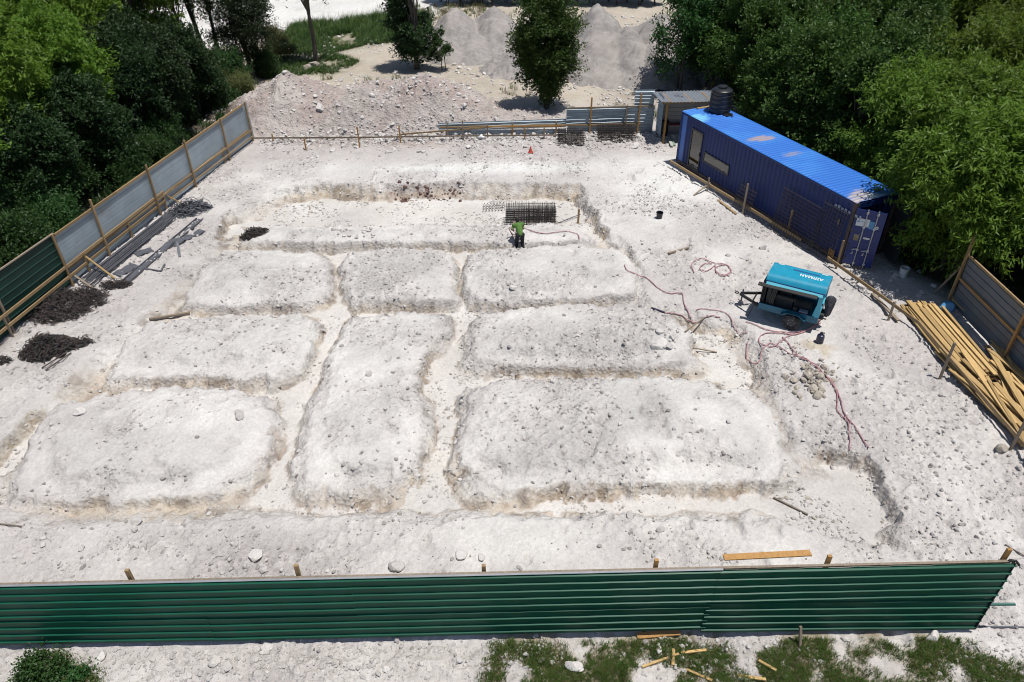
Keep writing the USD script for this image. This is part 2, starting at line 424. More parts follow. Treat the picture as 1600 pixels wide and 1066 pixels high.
DIG = poly([(452, 289), (520, 285), (600, 287), (700, 282), (790, 285), (870, 287), (914, 289), (924, 322), (946, 360), (985, 385), (1006, 430), (1012, 470), (1085, 484), (1150, 503), (1192, 540), (1210, 615), (1246, 690),
            (1300, 703), (1352, 706), (1378, 745), (1402, 790), (1414, 815), (1390, 848), (1330, 836), (1215, 814), (1000, 807), (800, 808), (600, 808), (400, 809), (200, 815), (40, 820), (-70, 805), (-45, 740),
            (5, 690), (45, 640), (100, 592), (190, 515), (262, 462), (306, 405), (338, 370), (352, 330), (400, 302)])
MOUNDS = [poly(p, 0.05) for p in (
    [(388, 362), (430, 353), (520, 352), (600, 351), (750, 352), (860, 350), (905, 361), (925, 374), (880, 377), (800, 375), (700, 377), (600, 374), (500, 375), (400, 377)],
    [(300, 452), (318, 418), (350, 393), (420, 389), (490, 393), (510, 408), (513, 436), (500, 462), (470, 470), (400, 472), (330, 472), (296, 468)],
    [(542, 410), (552, 394), (620, 388), (688, 390), (704, 402), (707, 445), (702, 464), (660, 467), (560, 470), (545, 460)],
    [(732, 404), (745, 389), (800, 385), (900, 384), (968, 391), (988, 408), (992, 446), (985, 460), (900, 464), (790, 468), (745, 464), (730, 446)],
    [(186, 560), (205, 525), (240, 503), (320, 493), (400, 490), (470, 493), (480, 515), (484, 540), (470, 560), (425, 577), (370, 583), (220, 585), (184, 580)],
    [(540, 512), (555, 492), (630, 487), (690, 492), (694, 512), (672, 540), (655, 572), (645, 610), (650, 660), (650, 705), (635, 738), (595, 754), (520, 756), (482, 744), (474, 705), (486, 650), (510, 600), (528, 550)],
    [(735, 520), (742, 500), (770, 483), (860, 476), (1000, 478), (1055, 494), (1078, 522), (1076, 552), (1055, 566), (960, 567), (770, 569), (742, 560)],
    [(40, 715), (62, 660), (95, 632), (150, 617), (270, 606), (350, 606), (402, 616), (420, 645), (416, 690), (395, 725), (350, 752), (290, 768), (200, 775), (80, 774), (38, 765), (30, 740)],
    [(728, 665), (738, 618), (762, 601), (830, 593), (950, 590), (1090, 593), (1165, 607), (1195, 635), (1212, 675), (1218, 722), (1200, 742), (1100, 748), (960, 752), (800, 754), (762, 748), (720, 716)],
)]
RES = 0.05
gx, gy = np.arange(-26, 22, RES), np.arange(7.5, 46.5, RES)
GX, GY = np.meshgrid(gx, gy, indexing="ij")
inside = contains_xy(Polygon(DIG).buffer(0), GX, GY)
blocks = np.zeros_like(inside)
for mpts in MOUNDS:
    blocks |= contains_xy(Polygon(mpts).buffer(0).buffer(0.11, join_style=2), GX, GY)
trench = inside & ~blocks


def sdf(m):
    return (ndimage.distance_transform_edt(m) - ndimage.distance_transform_edt(~m)) * RES


SDF = ndimage.gaussian_filter(sdf(trench), 1.6)
SBL = sdf(blocks)
GBX, GBY = (ndimage.gaussian_filter(k, 6) / RES for k in np.gradient(ndimage.gaussian_filter(SBL, 3)))
SDI = ndimage.gaussian_filter(sdf(inside), 1.6)


def sample(field, x, y, outside):
    return ndimage.map_coordinates(field, [(x - gx[0]) / RES, (y - gy[0]) / RES], order=1, mode="constant", cval=outside)


def nz(x, y, s, seed, o=1):
    p = np.stack([x * s, y * s, np.full_like(x, seed * 3.7)], -1)
    return meshkit.fbm(p, o, seed) if o > 1 else meshkit.noise(p, seed)


def bump_at(x, y, c, rx, ry, rot=0.0, p=2.0):
    dx, dy = x - c[0], y - c[1]
    u, v = dx * math.cos(rot) + dy * math.sin(rot), -dx * math.sin(rot) + dy * math.cos(rot)
    return np.clip(1 - (np.abs(u / rx) ** p + np.abs(v / ry) ** p) ** (1 / p), 0, 1)


def seg_mask(x, y, pts, soft=0.6):
    """1 inside the outline, falling to 0 over soft metres."""
    P = Polygon(pts).buffer(0)
    x0, y0, x1, y1 = P.bounds
    out = np.zeros_like(x)
    k = (x > x0 - 3 * soft) & (x < x1 + 3 * soft) & (y > y0 - 3 * soft) & (y < y1 + 3 * soft)
    if not k.any():
        return out
    from shapely import points, distance
    pt = points(x[k], y[k])
    d = distance(P, pt)
    out[k] = np.clip(1 - d / soft, 0, 1)
    return out


def lerp(a, b, t):
    return a * (1 - t[..., None]) + np.asarray(b) * t[..., None]


SPOIL = [(G(455, 143, 1.5), 5.0, 5.0, 2.6), (G(560, 158, 1.3), 4.6, 4.2, 2.1), (G(668, 143, 1.7), 5.0, 4.8, 2.8), (G(610, 135, 0.9), 5.0, 4.4, 1.35), (G(745, 178, 0.6), 3.4, 2.6, 0.9), (G(400, 165, 0.6), 3.4, 4.2, 0.9), (G(810, 180, .3), 2.4, 1.8, 0.6)]
FOREST_L = np.array([(-19.6, 20), (-20.4, 28), (-19.3, 32), (-18.6, 36), (-17.6, 41), (-18, 47), (-19, 54), (-24, 62), (-34, 72), (-90, 110), (-200, 60), (-100, -20), (-24, 10)])
FOREST_SHADE_R = np.array([(15.2, 44.5), (17.8, 36), (17.3, 28.2), (18.3, 24.6), (21.8, 16), (26, 6), (140, -20), (220, 160), (60, 140), (34, 78), (24, 62), (16, 55)])  # right wood; widened by the container doors to paint tree shade there
GRASS_FAR = poly([(425, 118), (432, 60), (470, 46), (560, 38), (640, 30), (660, 40), (640, 62), (560, 70), (500, 84), (545, 98), (520, 110), (470, 112)])
FAR_SAND = poly([(200, 95), (330, 70), (440, 55), (560, 34), (660, 18), (700, 0), (640, -40), (200, -60), (100, 40)])
FRONT_GRASS = poly([(775, 1066), (790, 1010), (850, 985), (960, 990), (1040, 1012), (1105, 985), (1180, 990), (1200, 1012), (1260, 990), (1330, 982), (1420, 985), (1500, 1020), (1590, 1055), (1620, 1090), (1620, 1200), (775, 1200)])
FRONT_GRASS2 = poly([(15, 1066), (60, 1030), (85, 1030), (120, 1050), (150, 1066), (150, 1150), (10, 1150)])


EARTH_AND_SHADE = (((662, 299), 2.5, 2.2, (0.12, 0.055, 0.04), 0.895), ((525, 299), 2.4, 1.7, (0.36, 0.285, 0.20), 0.89), ((760, 292), 1.6, 1.3, (0.46, 0.38, 0.29), 0.8), ((865, 292), 2.0, 1.3, (0.42, 0.35, 0.26), 0.85), ((935, 345), 1.0, 1.6, (0.34, 0.27, 0.19), 0.95),
          ((348, 350), 0.9, 1.6, (0.26, 0.20, 0.14), 0.95), ((600, 382), 9.0, 0.9, (0.42, 0.36, 0.29), 0.7), ((1335, 708), 1.3, 0.8, (0.24, 0.17, 0.11), 1.0), ((1388, 765), 0.8, 1.5, (0.20, 0.155, 0.12), 0.95), ((1215, 620), 0.8, 2.4, (0.30, 0.24, 0.19), 0.75), ((10, 690), 1.1, 1.6, (0.36, 0.31, 0.22), 0.9), ((105, 592), 1.0, 1.2, (0.36, 0.31, 0.25), 0.8), ((262, 462), 1.0, 1.6, (0.40, 0.34, 0.27), 0.7), ((405, 690), 0.7, 1.0, (0.33, 0.25, 0.19), 0.9), ((300, 598), 2.6, 0.9, (0.40, 0.30, 0.22), 0.8), ((900, 586), 5.0, 0.7, (0.36, 0.275, 0.19), 0.9), ((680, 570), 0.6, 1.2, (0.32, 0.25, 0.20), 0.9), ((1000, 762), 4.2, 0.8, (0.38, 0.30, 0.22), 0.8), ((560, 765), 1.6, 0.8, (0.40, 0.33, 0.27), 0.8), ((200, 785), 3.4, 0.8, (0.42, 0.35, 0.27), 0.75), ((840, 472), 3.0, 0.6, (0.40, 0.33, 0.26), 0.8), ((620, 480), 1.8, 0.6, (0.38, 0.32, 0.26), 0.8), ((420, 484), 2.4, 0.6, (0.40, 0.31, 0.25), 0.8), ((740, 715), 0.8, 0.6, (0.36, 0.28, 0.21), 0.9))  # earth tones of the walls; front wall entries also paint in shade


def terrain(x, y):
    """Height and colour of the ground at x, y."""
    n = lambda s, k, o=1: nz(x, y, s, k, o)
    wx = 0.42 * (n(0.55, 1, 2) - 0.5) + 0.36 * (n(1.9, 2, 2) - 0.5) + 0.20 * (n(5.2, 22) - 0.5)
    wy = 0.42 * (n(0.55, 3, 2) - 0.5) + 0.36 * (n(1.9, 4, 2) - 0.5) + 0.20 * (n(5.2, 23) - 0.5)
    sd = sample(SDF, x + wx, y + wy, -3.0)
    bl = sample(SBL, x + wx, y + wy, -3.0)
    site = np.clip((21 - np.abs(x + 1)) / 2, 0, 1) * np.clip((45.5 - y) / 1.5, 0, 1) * np.clip((y - 7) / 1.0, 0, 1)
    slump = n(0.35, 5, 2)
    back = np.clip((y - 30) / 8, 0, 1)
    depth = (0.46 + 0.36 * back + 0.14 * (n(0.3, 6) - 0.5))
    di = sample(SDI, x + wx, y + wy, -3.0)
    gentle = np.clip(np.clip((14.6 - y) / 1.0, 0, 1) * np.clip((8.5 - x) / 2, 0, 1) + np.clip((-5.5 - x - 0.35 * (y - 14) * 0) / 3.0, 0, 1) * np.clip((36 - y) / 3, 0, 1), 0, 1)
    gentle = np.maximum(gentle, np.clip((-10.5 - x) / 1.5, 0, 1) * np.clip((y - 30) / 2, 0, 1) * (1 - np.clip(bump_at(x, y, G(346, 352)[:2], 1.2, 1.8) * 3, 0, 1)))
    gentle = np.maximum(gentle, np.clip(bump_at(x, y, G(1060, 455)[:2], 3.4, 3.6) * 3, 0, 1))
    faceL, faceR, faceF = (np.clip(k, 0, 1) for k in (sample(GBX, x + wx, y + wy, 0.0), -sample(GBX, x + wx, y + wy, 0.0), sample(GBY, x + wx, y + wy, 0.0)))
    w_in = 0.12 + 0.62 * faceL + 0.75 * faceR * np.clip((n(0.45, 49, 2) - 0.40) * 6, 0, 1) + 1.5 * np.clip(slump - 0.46, 0, 1) + 0.16 * n(2.6, 42)
    w_out = w_in + gentle * (0.55 + 1.3 * np.clip(n(0.5, 44, 2) - 0.3, 0, 1))
    steep = np.zeros_like(x)
    for (px, py), rx, ry, tone_, amt in EARTH_AND_SHADE:
        if amt >= 0.9:
            steep = np.maximum(steep, np.clip(bump_at(x + wx, y + wy, G(px, py)[:2], rx, ry) * 3, 0, 1))
    w_in, w_out = w_in * (1 - steep) + 0.26 * steep, w_out * (1 - steep) + np.where(x > 8, 0.17, 0.30) * steep
    w_out = np.maximum(w_out, np.clip((y - 34.6) / 0.6, 0, 1) * np.clip((5.2 - x) / 1.0, 0, 1) * (0.60 + 0.5 * n(0.6, 56, 2)))
    # broken limestone: blocks of different size come away along the lips
    ca = nz(np.round((0.9 * x + 0.44 * y + 1.2 * wx) * 2.3), np.round((0.9 * y - 0.44 * x + 1.2 * wy) * 2.3), 1.0, 71)
    cb = nz(np.round((0.8 * x - 0.6 * y + wx) * 5.0), np.round((0.8 * y + 0.6 * x + wy) * 5.0), 1.0, 72)
    chip = 0.26 * (ca - 0.5) + 0.15 * (cb - 0.5)
    di, bl = di + chip, bl + chip
    t = np.minimum(np.clip((di + 0.06) / w_out, 0, 1), np.clip((-bl + 0.06) / w_in, 0, 1))
    low = t ** 0.85
    ledge = 0.34 * (n(3.2, 24, 2) - 0.5) * (4 * low * (1 - low))
    z = -depth * np.clip(low + ledge, 0, 1)
    inb = np.clip(bl / 0.5, 0, 1)
    dome = np.clip(bl / 1.4, 0, 1)
    z -= inb * faceF * 0.20 * (1 - np.clip((bl - 0.55 - 0.3 * n(0.8, 50)) / 0.35, 0, 1)) * np.clip((24 - y) / 2, 0, 1)
    z += inb * (0.04 + 0.13 * dome + 0.16 * (n(0.6, 7, 2) - 0.45))
    flat = 1 - low
    crack = np.clip((low - 0.72) * 8, 0, 1) * np.clip((1.0 - low) * 14, 0, 1) * np.clip((n(0.9, 55, 2) - 0.42) * 6, 0, 1)
    z -= 0.16 * crack * (1 - 0.5 * faceL)
    rub_mask = np.clip((n(0.42, 8, 3) - 0.40) * 4.5, 0, 1)
    rub_mask = np.maximum(rub_mask * 0.8, np.clip((n(0.8, 28, 2) - 0.5) * 4, 0, 1) * np.clip(bl / 0.8, 0, 1))
    # broken, lumpy rubble: two sizes of clods, and small holes between them
    clod = np.abs(n(4.2, 9) - 0.5) * 2
    clod2 = np.abs(n(7.8, 10) - 0.5) * 2
    z += flat * (0.05 + 0.23 * rub_mask) * (0.55 * clod + 0.45 * clod2 - 0.35)
    z += flat * 0.12 * (n(0.35, 11, 3) - 0.5) + 0.03 * (n(1.8, 12, 2) - 0.5)
    pits = np.clip((n(2.9, 13) - 0.72) * 6, 0, 1) * np.clip((n(0.9, 33) - 0.52) * 6, 0, 1)
    z -= flat * pits * 0.14
    z += low * 0.10 * np.clip(n(1.1, 43, 2) - 0.5, 0, 1) * 2 * clod
    # out of the site
    z *= site
    out = 1 - site
    lump = n(0.9, 15, 2)
    for c, rx, ry, h in SPOIL:
        b = bump_at(x + 1.1 * wx, y + 1.1 * wy, c, rx, ry, 0.2) * np.clip((y - 43.6) / 1.8, 0, 1)
        z = np.where(b > 0, np.maximum(z, h * b ** 0.8 * (0.75 + 0.5 * lump)), z)
    spoil = np.clip(sum(bump_at(x + wx, y + wy, c, rx * 1.15, ry * 1.15, 0.2) for c, rx, ry, h in SPOIL) * 5, 0, 1)
    z += spoil * (0.20 * (clod - 0.4) + 0.12 * (n(2.2, 16, 2) - 0.5))
    backrow = np.exp(-((y - 43.3 - 0.4 * (n(0.4, 17) - .5)) / 0.8) ** 2) * (x > -15) * (x < 12)
    z += backrow * (0.14 * clod + 0.12 * clod2 - 0.02)
    far = np.clip((y - 60) / 40, 0, 1)
    z += 0.5 * out * (1 - spoil) * (n(0.09, 18, 2) - 0.5) * np.clip((y - 46) / 10, 0, 1) * (1 - np.clip((y - 100) / 200, 0, 1))
    wood_ = np.maximum(seg_mask(x, y, FOREST_L, 1.2), seg_mask(x, y, FOREST_SHADE_R, 1.2))
    z += wood_ * 0.3 * (n(0.5, 19, 2) - 0.5)
    front = np.clip((8.9 - y) / 2.0, 0, 1)
    z += front * 0.05 * (n(1.4, 20, 2) - 0.5)
    edge = np.exp(-((y - 9.55) / 0.55) ** 2) * (x < 4)
    z += edge * 0.10 * clod
    # ---- colour of the ground, with shade painted on front walls and one corner
    big, mid = n(0.22, 30, 3), n(0.9, 31, 3)
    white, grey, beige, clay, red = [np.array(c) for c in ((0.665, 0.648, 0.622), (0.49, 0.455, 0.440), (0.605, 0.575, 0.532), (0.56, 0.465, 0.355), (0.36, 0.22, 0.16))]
    col = np.broadcast_to(white, x.shape + (3,)).copy()
    strip = np.clip((n(0.3, 32, 3) - 0.42) * 4, 0, 1)
    col = lerp(col, grey, np.clip(rub_mask * 0.55 + 0.30 * strip * (1 - inb), 0, 1))
    core = np.clip((bl - 0.30) / 0.45, 0, 1) * np.clip((n(0.5, 51, 3) - 0.32) * 4, 0, 1)
    col = lerp(col, (0.50, 0.487, 0.475), core * 0.75)
    col = lerp(col, (0.49, 0.462, 0.452), flat * (1 - inb) * np.clip((n(0.28, 52, 3) - 0.40) * 4.5, 0, 1) * 0.9)
    col = lerp(col, (0.53, 0.505, 0.485), low * np.clip((n(0.5, 53, 2) - 0.42) * 5, 0, 1) * 0.8)
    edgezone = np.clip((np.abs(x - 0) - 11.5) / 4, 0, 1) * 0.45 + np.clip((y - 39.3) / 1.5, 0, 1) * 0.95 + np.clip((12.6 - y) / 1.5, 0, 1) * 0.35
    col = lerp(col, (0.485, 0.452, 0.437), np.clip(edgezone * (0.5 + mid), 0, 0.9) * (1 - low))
    col = lerp(col, beige, low * np.clip(0.12 + 1.6 * (mid - 0.38), 0, 0.85))
    pure = np.exp(-((x + 1.0) / 7) ** 2) * np.exp(-((y - 38.7) / 0.8) ** 2) + 0.8 * np.exp(-((x - 8.3) / 2.4) ** 2) * np.exp(-((y - 36) / 3.5) ** 2)
    col = lerp(col, (0.69, 0.685, 0.67), np.clip(pure * 1.3, 0, 1) * (1 - 0.5 * low))
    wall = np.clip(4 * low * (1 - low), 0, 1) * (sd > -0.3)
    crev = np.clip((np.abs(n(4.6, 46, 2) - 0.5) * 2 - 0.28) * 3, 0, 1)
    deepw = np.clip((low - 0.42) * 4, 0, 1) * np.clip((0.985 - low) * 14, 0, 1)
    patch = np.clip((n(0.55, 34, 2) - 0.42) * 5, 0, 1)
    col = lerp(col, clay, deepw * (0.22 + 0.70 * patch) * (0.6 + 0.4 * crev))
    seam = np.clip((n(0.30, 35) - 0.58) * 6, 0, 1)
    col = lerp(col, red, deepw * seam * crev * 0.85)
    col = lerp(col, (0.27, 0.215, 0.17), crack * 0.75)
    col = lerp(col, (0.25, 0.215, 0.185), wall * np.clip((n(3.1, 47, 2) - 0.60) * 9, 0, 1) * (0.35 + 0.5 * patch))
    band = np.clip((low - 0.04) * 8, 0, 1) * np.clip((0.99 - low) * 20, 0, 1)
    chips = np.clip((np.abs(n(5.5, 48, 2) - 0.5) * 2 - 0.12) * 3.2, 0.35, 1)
    for (px, py), rx, ry, tone, amt in EARTH_AND_SHADE:
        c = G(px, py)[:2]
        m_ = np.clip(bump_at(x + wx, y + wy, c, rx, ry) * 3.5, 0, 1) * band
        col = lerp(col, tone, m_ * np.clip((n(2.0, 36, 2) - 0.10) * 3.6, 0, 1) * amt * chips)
    col = lerp(col, (0.46, 0.435, 0.425), pits[...] * flat * 0.5)
    out_c = lerp(np.broadcast_to(np.array((0.44, 0.385, 0.315)), x.shape + (3,)).copy(), (0.50, 0.455, 0.39), np.clip(mid * 1.6 - 0.3, 0, 1))
    col = lerp(col, out_c, np.clip((y - 46) / 5, 0, 1))
    col = lerp(col, (0.47, 0.42, 0.395), spoil * np.clip(0.35 + mid, 0, 1))
    col = lerp(col, (0.40, 0.33, 0.305), spoil * np.clip((n(0.5, 37, 2) - 0.5) * 5, 0, 0.8))
    col = lerp(col, (0.70, 0.69, 0.67), seg_mask(x, y, FAR_SAND, 3.0) * np.clip(0.75 + 0.5 * mid, 0, 1))
    gr = np.clip((n(1.2, 38, 3) - 0.40) * 6, 0, 1)
    col = lerp(col, (0.10, 0.115, 0.045), seg_mask(x, y, GRASS_FAR, 1.5) * (0.35 + 0.65 * gr))
    green = np.maximum(seg_mask(x, y, FRONT_GRASS, 0.45), seg_mask(x, y, FRONT_GRASS2, 0.3))
    col = lerp(col, (0.26, 0.215, 0.135), green * np.clip((n(1.3, 39, 3) - 0.36) * 7, 0, 0.85))
    col = lerp(col, (0.085, 0.07, 0.05), wood_ * np.clip(0.75 + 0.5 * gr, 0, 0.95))  # dark forest floor, also painted tree shade right of the container doors
    col = lerp(col, (0.30, 0.29, 0.22), np.clip((y - 150) / 150, 0, 1) * (1 - wood_) * 0.8)
    pitm = np.clip(bump_at(x, y, G(1310, 775)[:2], 2.6, 1.9) * 3, 0, 1) * low
    col = lerp(col, (0.50, 0.478, 0.46), pitm * np.clip(0.35 + mid, 0, 0.9))
    wet = bump_at(x, y, G(1275, 545)[:2], 0.9, 0.7)
    col = lerp(col, (0.45, 0.37, 0.25), np.clip(wet * 2, 0, 1) * np.clip((n(3.0, 40) - 0.5) * 5, 0, .6))
    # uneven tone, with rubble darker low between its clods
    tone = 1 + 0.22 * (big - 0.5) + 0.20 * (n(3.3, 41, 2) - 0.5) + flat * rub_mask * 0.45 * (clod - 0.42)
    col = np.clip(col * tone[..., None], 0.01, 0.80) * TONE
    relief = np.clip(0.55 + 0.6 * np.maximum(rub_mask, spoil) * flat + 0.5 * wall - 0.15 * low, 0, 1.2)
    return z, col, dict(relief=relief, low=low, rub=rub_mask, spoil=spoil, green=green, backrow=backrow, site=site)


def axis(lo, hi, step, lo2, hi2, step2, reach):
    c = np.arange(lo, hi, step)
    left, right = np.arange(lo2, lo, step2), np.arange(hi, hi2, step2)
    g = np.geomspace(2, reach, 14)
    return np.concatenate([lo2 - g[::-1], left, c, right, [hi2], hi2 + g])


ax_x = axis(-22.0, 19.5, 0.075, -60, 60, 0.42, 900)
ax_y = np.concatenate([-np.geomspace(0.6, 300, 12)[::-1] + 6.5, np.arange(6.5, 46.5, 0.075), np.arange(46.5, 62, 0.16), np.arange(62, 110, 0.4), 110 + np.geomspace(2, 1500, 16)])
TX, TY = np.meshgrid(ax_x, ax_y, indexing="ij")
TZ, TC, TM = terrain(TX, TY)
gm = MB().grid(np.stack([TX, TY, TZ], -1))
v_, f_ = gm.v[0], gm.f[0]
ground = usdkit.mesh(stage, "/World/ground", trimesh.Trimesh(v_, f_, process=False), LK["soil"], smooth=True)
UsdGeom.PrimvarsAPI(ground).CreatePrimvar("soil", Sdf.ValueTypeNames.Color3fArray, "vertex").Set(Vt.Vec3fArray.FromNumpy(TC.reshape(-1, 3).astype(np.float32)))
UsdGeom.PrimvarsAPI(ground).CreatePrimvar("relief", Sdf.ValueTypeNames.FloatArray, "vertex").Set(Vt.FloatArray.FromNumpy(TM["relief"].ravel().astype(np.float32)))
data(ground.GetPrim(), "chalky white building ground with trenches, rubble and sandy track", kind="structure")
used["/World/ground"] = 1
from scipy.interpolate import RegularGridInterpolator
ZI = RegularGridInterpolator((ax_x, ax_y), TZ, bounds_error=False, fill_value=0.0)
RUBI = RegularGridInterpolator((ax_x, ax_y), TM["rub"] * (1 - TM["low"]) * TM["site"], bounds_error=False, fill_value=0.0)
LOWI = RegularGridInterpolator((ax_x, ax_y), TM["low"] * TM["site"], bounds_error=False, fill_value=0.0)
SPOI = RegularGridInterpolator((ax_x, ax_y), TM["spoil"], bounds_error=False, fill_value=0.0)
GRNI = RegularGridInterpolator((ax_x, ax_y), TM["green"], bounds_error=False, fill_value=0.0)
BRWI = RegularGridInterpolator((ax_x, ax_y), TM["backrow"], bounds_error=False, fill_value=0.0)


def zg(x, y):
    return float(ZI((x, y)))


def on(px, py, lift=0.0):
    """The point of the ground that the photograph shows at this pixel."""
    d = ray(px, py)
    z = 0.0
    for _ in range(12):
        p = np.array([0, 0, CAMH]) + (z - CAMH) / d[2] * d
        z = 0.5 * z + 0.5 * zg(p[0], p[1])
    return np.array([p[0], p[1], zg(p[0], p[1]) + lift])


def on2(x, y, lift=0.0):
    return np.array([x, y, zg(x, y) + lift])
# ------------------------------------------------------------------ front fence: green ribbed sheets on wooden posts
UP = np.array([0, 0, 1.0])
fa, fb = G(0, 1013), G(1519, 986)
fdir = (fb - fa) / np.linalg.norm(fb - fa)
fnrm = np.array([fdir[1], -fdir[0], 0])                       # towards the camera
hR, hL = height_over(fb, (0, 879)), height_over(fa, (0, 917))
start = fa - fdir * 6.5
LEN = float((fb - start) @ fdir)
ft = Thing("corrugated_fence", "long dark green ribbed metal fence across the front of the site", "fence", start, math.atan2(fdir[1], fdir[0]))


def ftop(s):
    return hL + (hR - hL) * (s - 6.5) / (LEN - 6.5)


def fence_s(px):
    """Distance along the fence of the point whose foot is in this picture column."""
    lo, hi = 0, LEN + 2
    for _ in range(40):
        m = (lo + hi) / 2
        q = AX @ (start + fdir * m + UP * 2.2 - np.array([0, 0, CAMH]))
        if 800 + FPX * q[0] / q[2] < px:
            lo = m
        else:
            hi = m
    return lo


zb = 0.13
rowh = 1.14
upper = [0.0, fence_s(548) - 6.1, fence_s(548), fence_s(1126), LEN]
lower = [0.0, fence_s(300) - 6.1, fence_s(300), fence_s(1118), LEN]
k = 0
for row, cuts in ((0, lower), (1, upper)):
    for a, b in zip(cuts[:-1], cuts[1:]):
        if b - a < 0.2:
            continue
        ha, hb = ftop(a) - zb, ftop(b) - zb
        z0a = zb + 0.012 * ((k % 2) * 2 - 1) if row == 0 else ftop(a) - rowh - 0.11
        slope = (ftop(b) - ftop(a)) / (b - a) if row else 0.012 * ((k % 3) - 1)
        al = np.array([1, 0, slope]); al /= np.linalg.norm(al)
        hh = (ftop(a) - rowh - zb - 0.02) if row == 0 else rowh + 0.11
        m = corrugated((a - 0.06, -0.018 * row - 0.006 * (k % 2), z0a), al, UP, b - a + 0.10, hh, pitch=0.262, rib=0.04, ribw=0.06, wave=0.0025, seed=k, nx=50, normal=(0, -1, 0))
        ft.part("sheet", m, "green_sheet")
        k += 1
# wooden rails behind the sheets, posts, end trim and a pipe that sticks out at the end
for a, b, zt in ((0, LEN * 0.5, 0.03), (LEN * 0.5, LEN - 0.05, 0.02)):
    ft.part("top_rail", MB().bar((a, 0.045, ftop(a) - 0.02), (b - .02, 0.045, ftop(b) - 0.02), 0.06, 0.045, (0, 1, 0)), "wood_grey")
for a, b in ((0, LEN * 0.37), (LEN * 0.37, LEN * 0.74), (LEN * 0.74, LEN - 0.1)):
    ft.part("rail", MB().bar((a, 0.06, 1.2), (b - 0.03, 0.06, 1.2), 0.05, 0.09, (0, 1, 0)), "wood")
ft.part("sheet_edge", MB().bar((0, -0.012, ftop(0) + 0.012), (fence_s(1126), -0.012, ftop(fence_s(1126)) + 0.012), 0.05, 0.006, (0, 1, 0)), "galv")
for px, top, lean in ((205, 0.24, -0.02), (467, 0.27, -0.01), (755, 0.12, 0.02), (1023, 0.17, 0.02), (1290, 0.17, 0.03), (1562, 0.26, 0.06), (-90, 0.2, 0)):
    s = min(fence_s(px), LEN - 0.12)
    p0 = np.array([s, 0.16, zg(*(start + fdir * s)[:2]) - start[2] - 0.2]); p1 = np.array([s + lean, 0.16, ftop(s) + top])
    ft.part("post", MB().bar(p0, p1, 0.09, 0.07, (1, 0, 0)), "wood_orange" if px > 1000 else "wood")
ft.part("end_cap", MB().bar((LEN + 0.0, 0.0, zb), (LEN + 0.0, 0.0, ftop(LEN) + .01), 0.10, 0.015, (0, 1, 0)), "frame_dark")
ft.part("end_hook", MB().tube([(LEN - 0.1, 0.05, ftop(LEN) + 0.02), (LEN + 0.02, 0.0, ftop(LEN) + 0.05), (LEN + 0.09, -0.05, ftop(LEN) - 0.03)], 0.03, 8), "black")
ft.part("rolled_pipe", MB().tube([(LEN - 0.7, 0.03, 1.02), (LEN + 0.1, 0.02, 1.03), (LEN + 0.62, 0.0, 1.05)], 0.036, 12), "pipe_green", smooth=40)
pb = start + fdir * (LEN + 1.3)
single("loose_pole", "thin dark pole laid as painted shade past the fence end", "shadow_line", MB().tube([on2(*(start + fdir * (LEN - 0.1) + fnrm * -0.12)[:2], .03), on2(*(start + fdir * (LEN + 1.0) - fnrm * 0.10)[:2], .04), on2(*(start + fdir * (LEN + 2.6) - fnrm * 0.02)[:2], 0.03)], 0.025, 6), "steel_dark")  # dark tube added in place of the shadow at the fence end
a, b = fence_s(1132), fence_s(1272)
single("long_board", "orange board leaning flat behind the green fence top", "board", MB().bar(start + fdir * a - fnrm * 0.30 + UP * 2.55, start + fdir * b - fnrm * 0.42 + UP * 2.50, 0.16, 0.03), "wood_orange")

# ------------------------------------------------------------------ left fence: grey sheets, a dark green stretch at the near end
lA, lB = G(392, 222), G(-60, 582)
ldir = (lA - lB) / np.linalg.norm(lA - lB)
LL = float(np.linalg.norm(lA - lB))
lin = np.array([ldir[1], -ldir[0], 0])                          # into the site
lh = lambda s: 2.32 - 0.14 * math.sin(s * 0.3)
lt = Thing("corrugated_fence", "grey ribbed metal fence along the trees on the left with tall posts", "fence", lB, math.atan2(ldir[1], ldir[0]))


def left_s(px, py):
    p = G(px, py)
    return float((p - lB) @ ldir)


gsplit = left_s(112, 443)
cuts = [gsplit, gsplit + 5.6, gsplit + 11.4, gsplit + 17.0, LL - 0.05]
k = 20
for row in (0, 1):
    for a, b in zip(cuts[:-1], cuts[1:]):
        if b - a < 0.4:
            continue
        z0 = 0.10 + row * 1.06 + 0.02 * (k % 2)
        lt.part("sheet", corrugated((a - 0.05, 0.012 * row + 0.006 * (k % 2), z0), (1, 0, 0), UP, b - a + 0.08, 1.10, pitch=0.35, rib=-0.014, ribw=0.035, wave=0.006, seed=k, nx=30, normal=(0, -1, 0)), "grey_sheet")
        k += 1
for a, b in ((-4.0, gsplit * 0.35), (gsplit * 0.35, gsplit)):
    lt.part("green_sheet", corrugated((a, -0.02, 0.05), (1, 0, 0), UP, b - a + 0.03, 2.35, pitch=0.3, rib=0.02, ribw=0.06, wave=0.01, seed=k, nx=30, normal=(0, -1, 0)), "green_sheet_dark", label="dark green sheet at the near end")
    k += 1
cuts2 = np.linspace(gsplit + 0.02, LL - 0.06, 5)
for a, b in zip(cuts2[:-1], cuts2[1:]):
    lt.part("top_rail", MB().bar((a, -0.04, 2.28), (b - 0.02, -0.04, 2.28), 0.06, 0.10, (0, 1, 0)), "wood")
    lt.part("middle_rail", MB().bar((a, -0.05, 0.72), (b - 0.02, -0.05, 0.74), 0.05, 0.10, (0, 1, 0)), "wood")
lt.part("top_rail", MB().bar((-4, -0.05, 2.40), (gsplit - 0.02, -0.05, 2.38), 0.06, 0.05, (0, 1, 0)), "wood_grey")
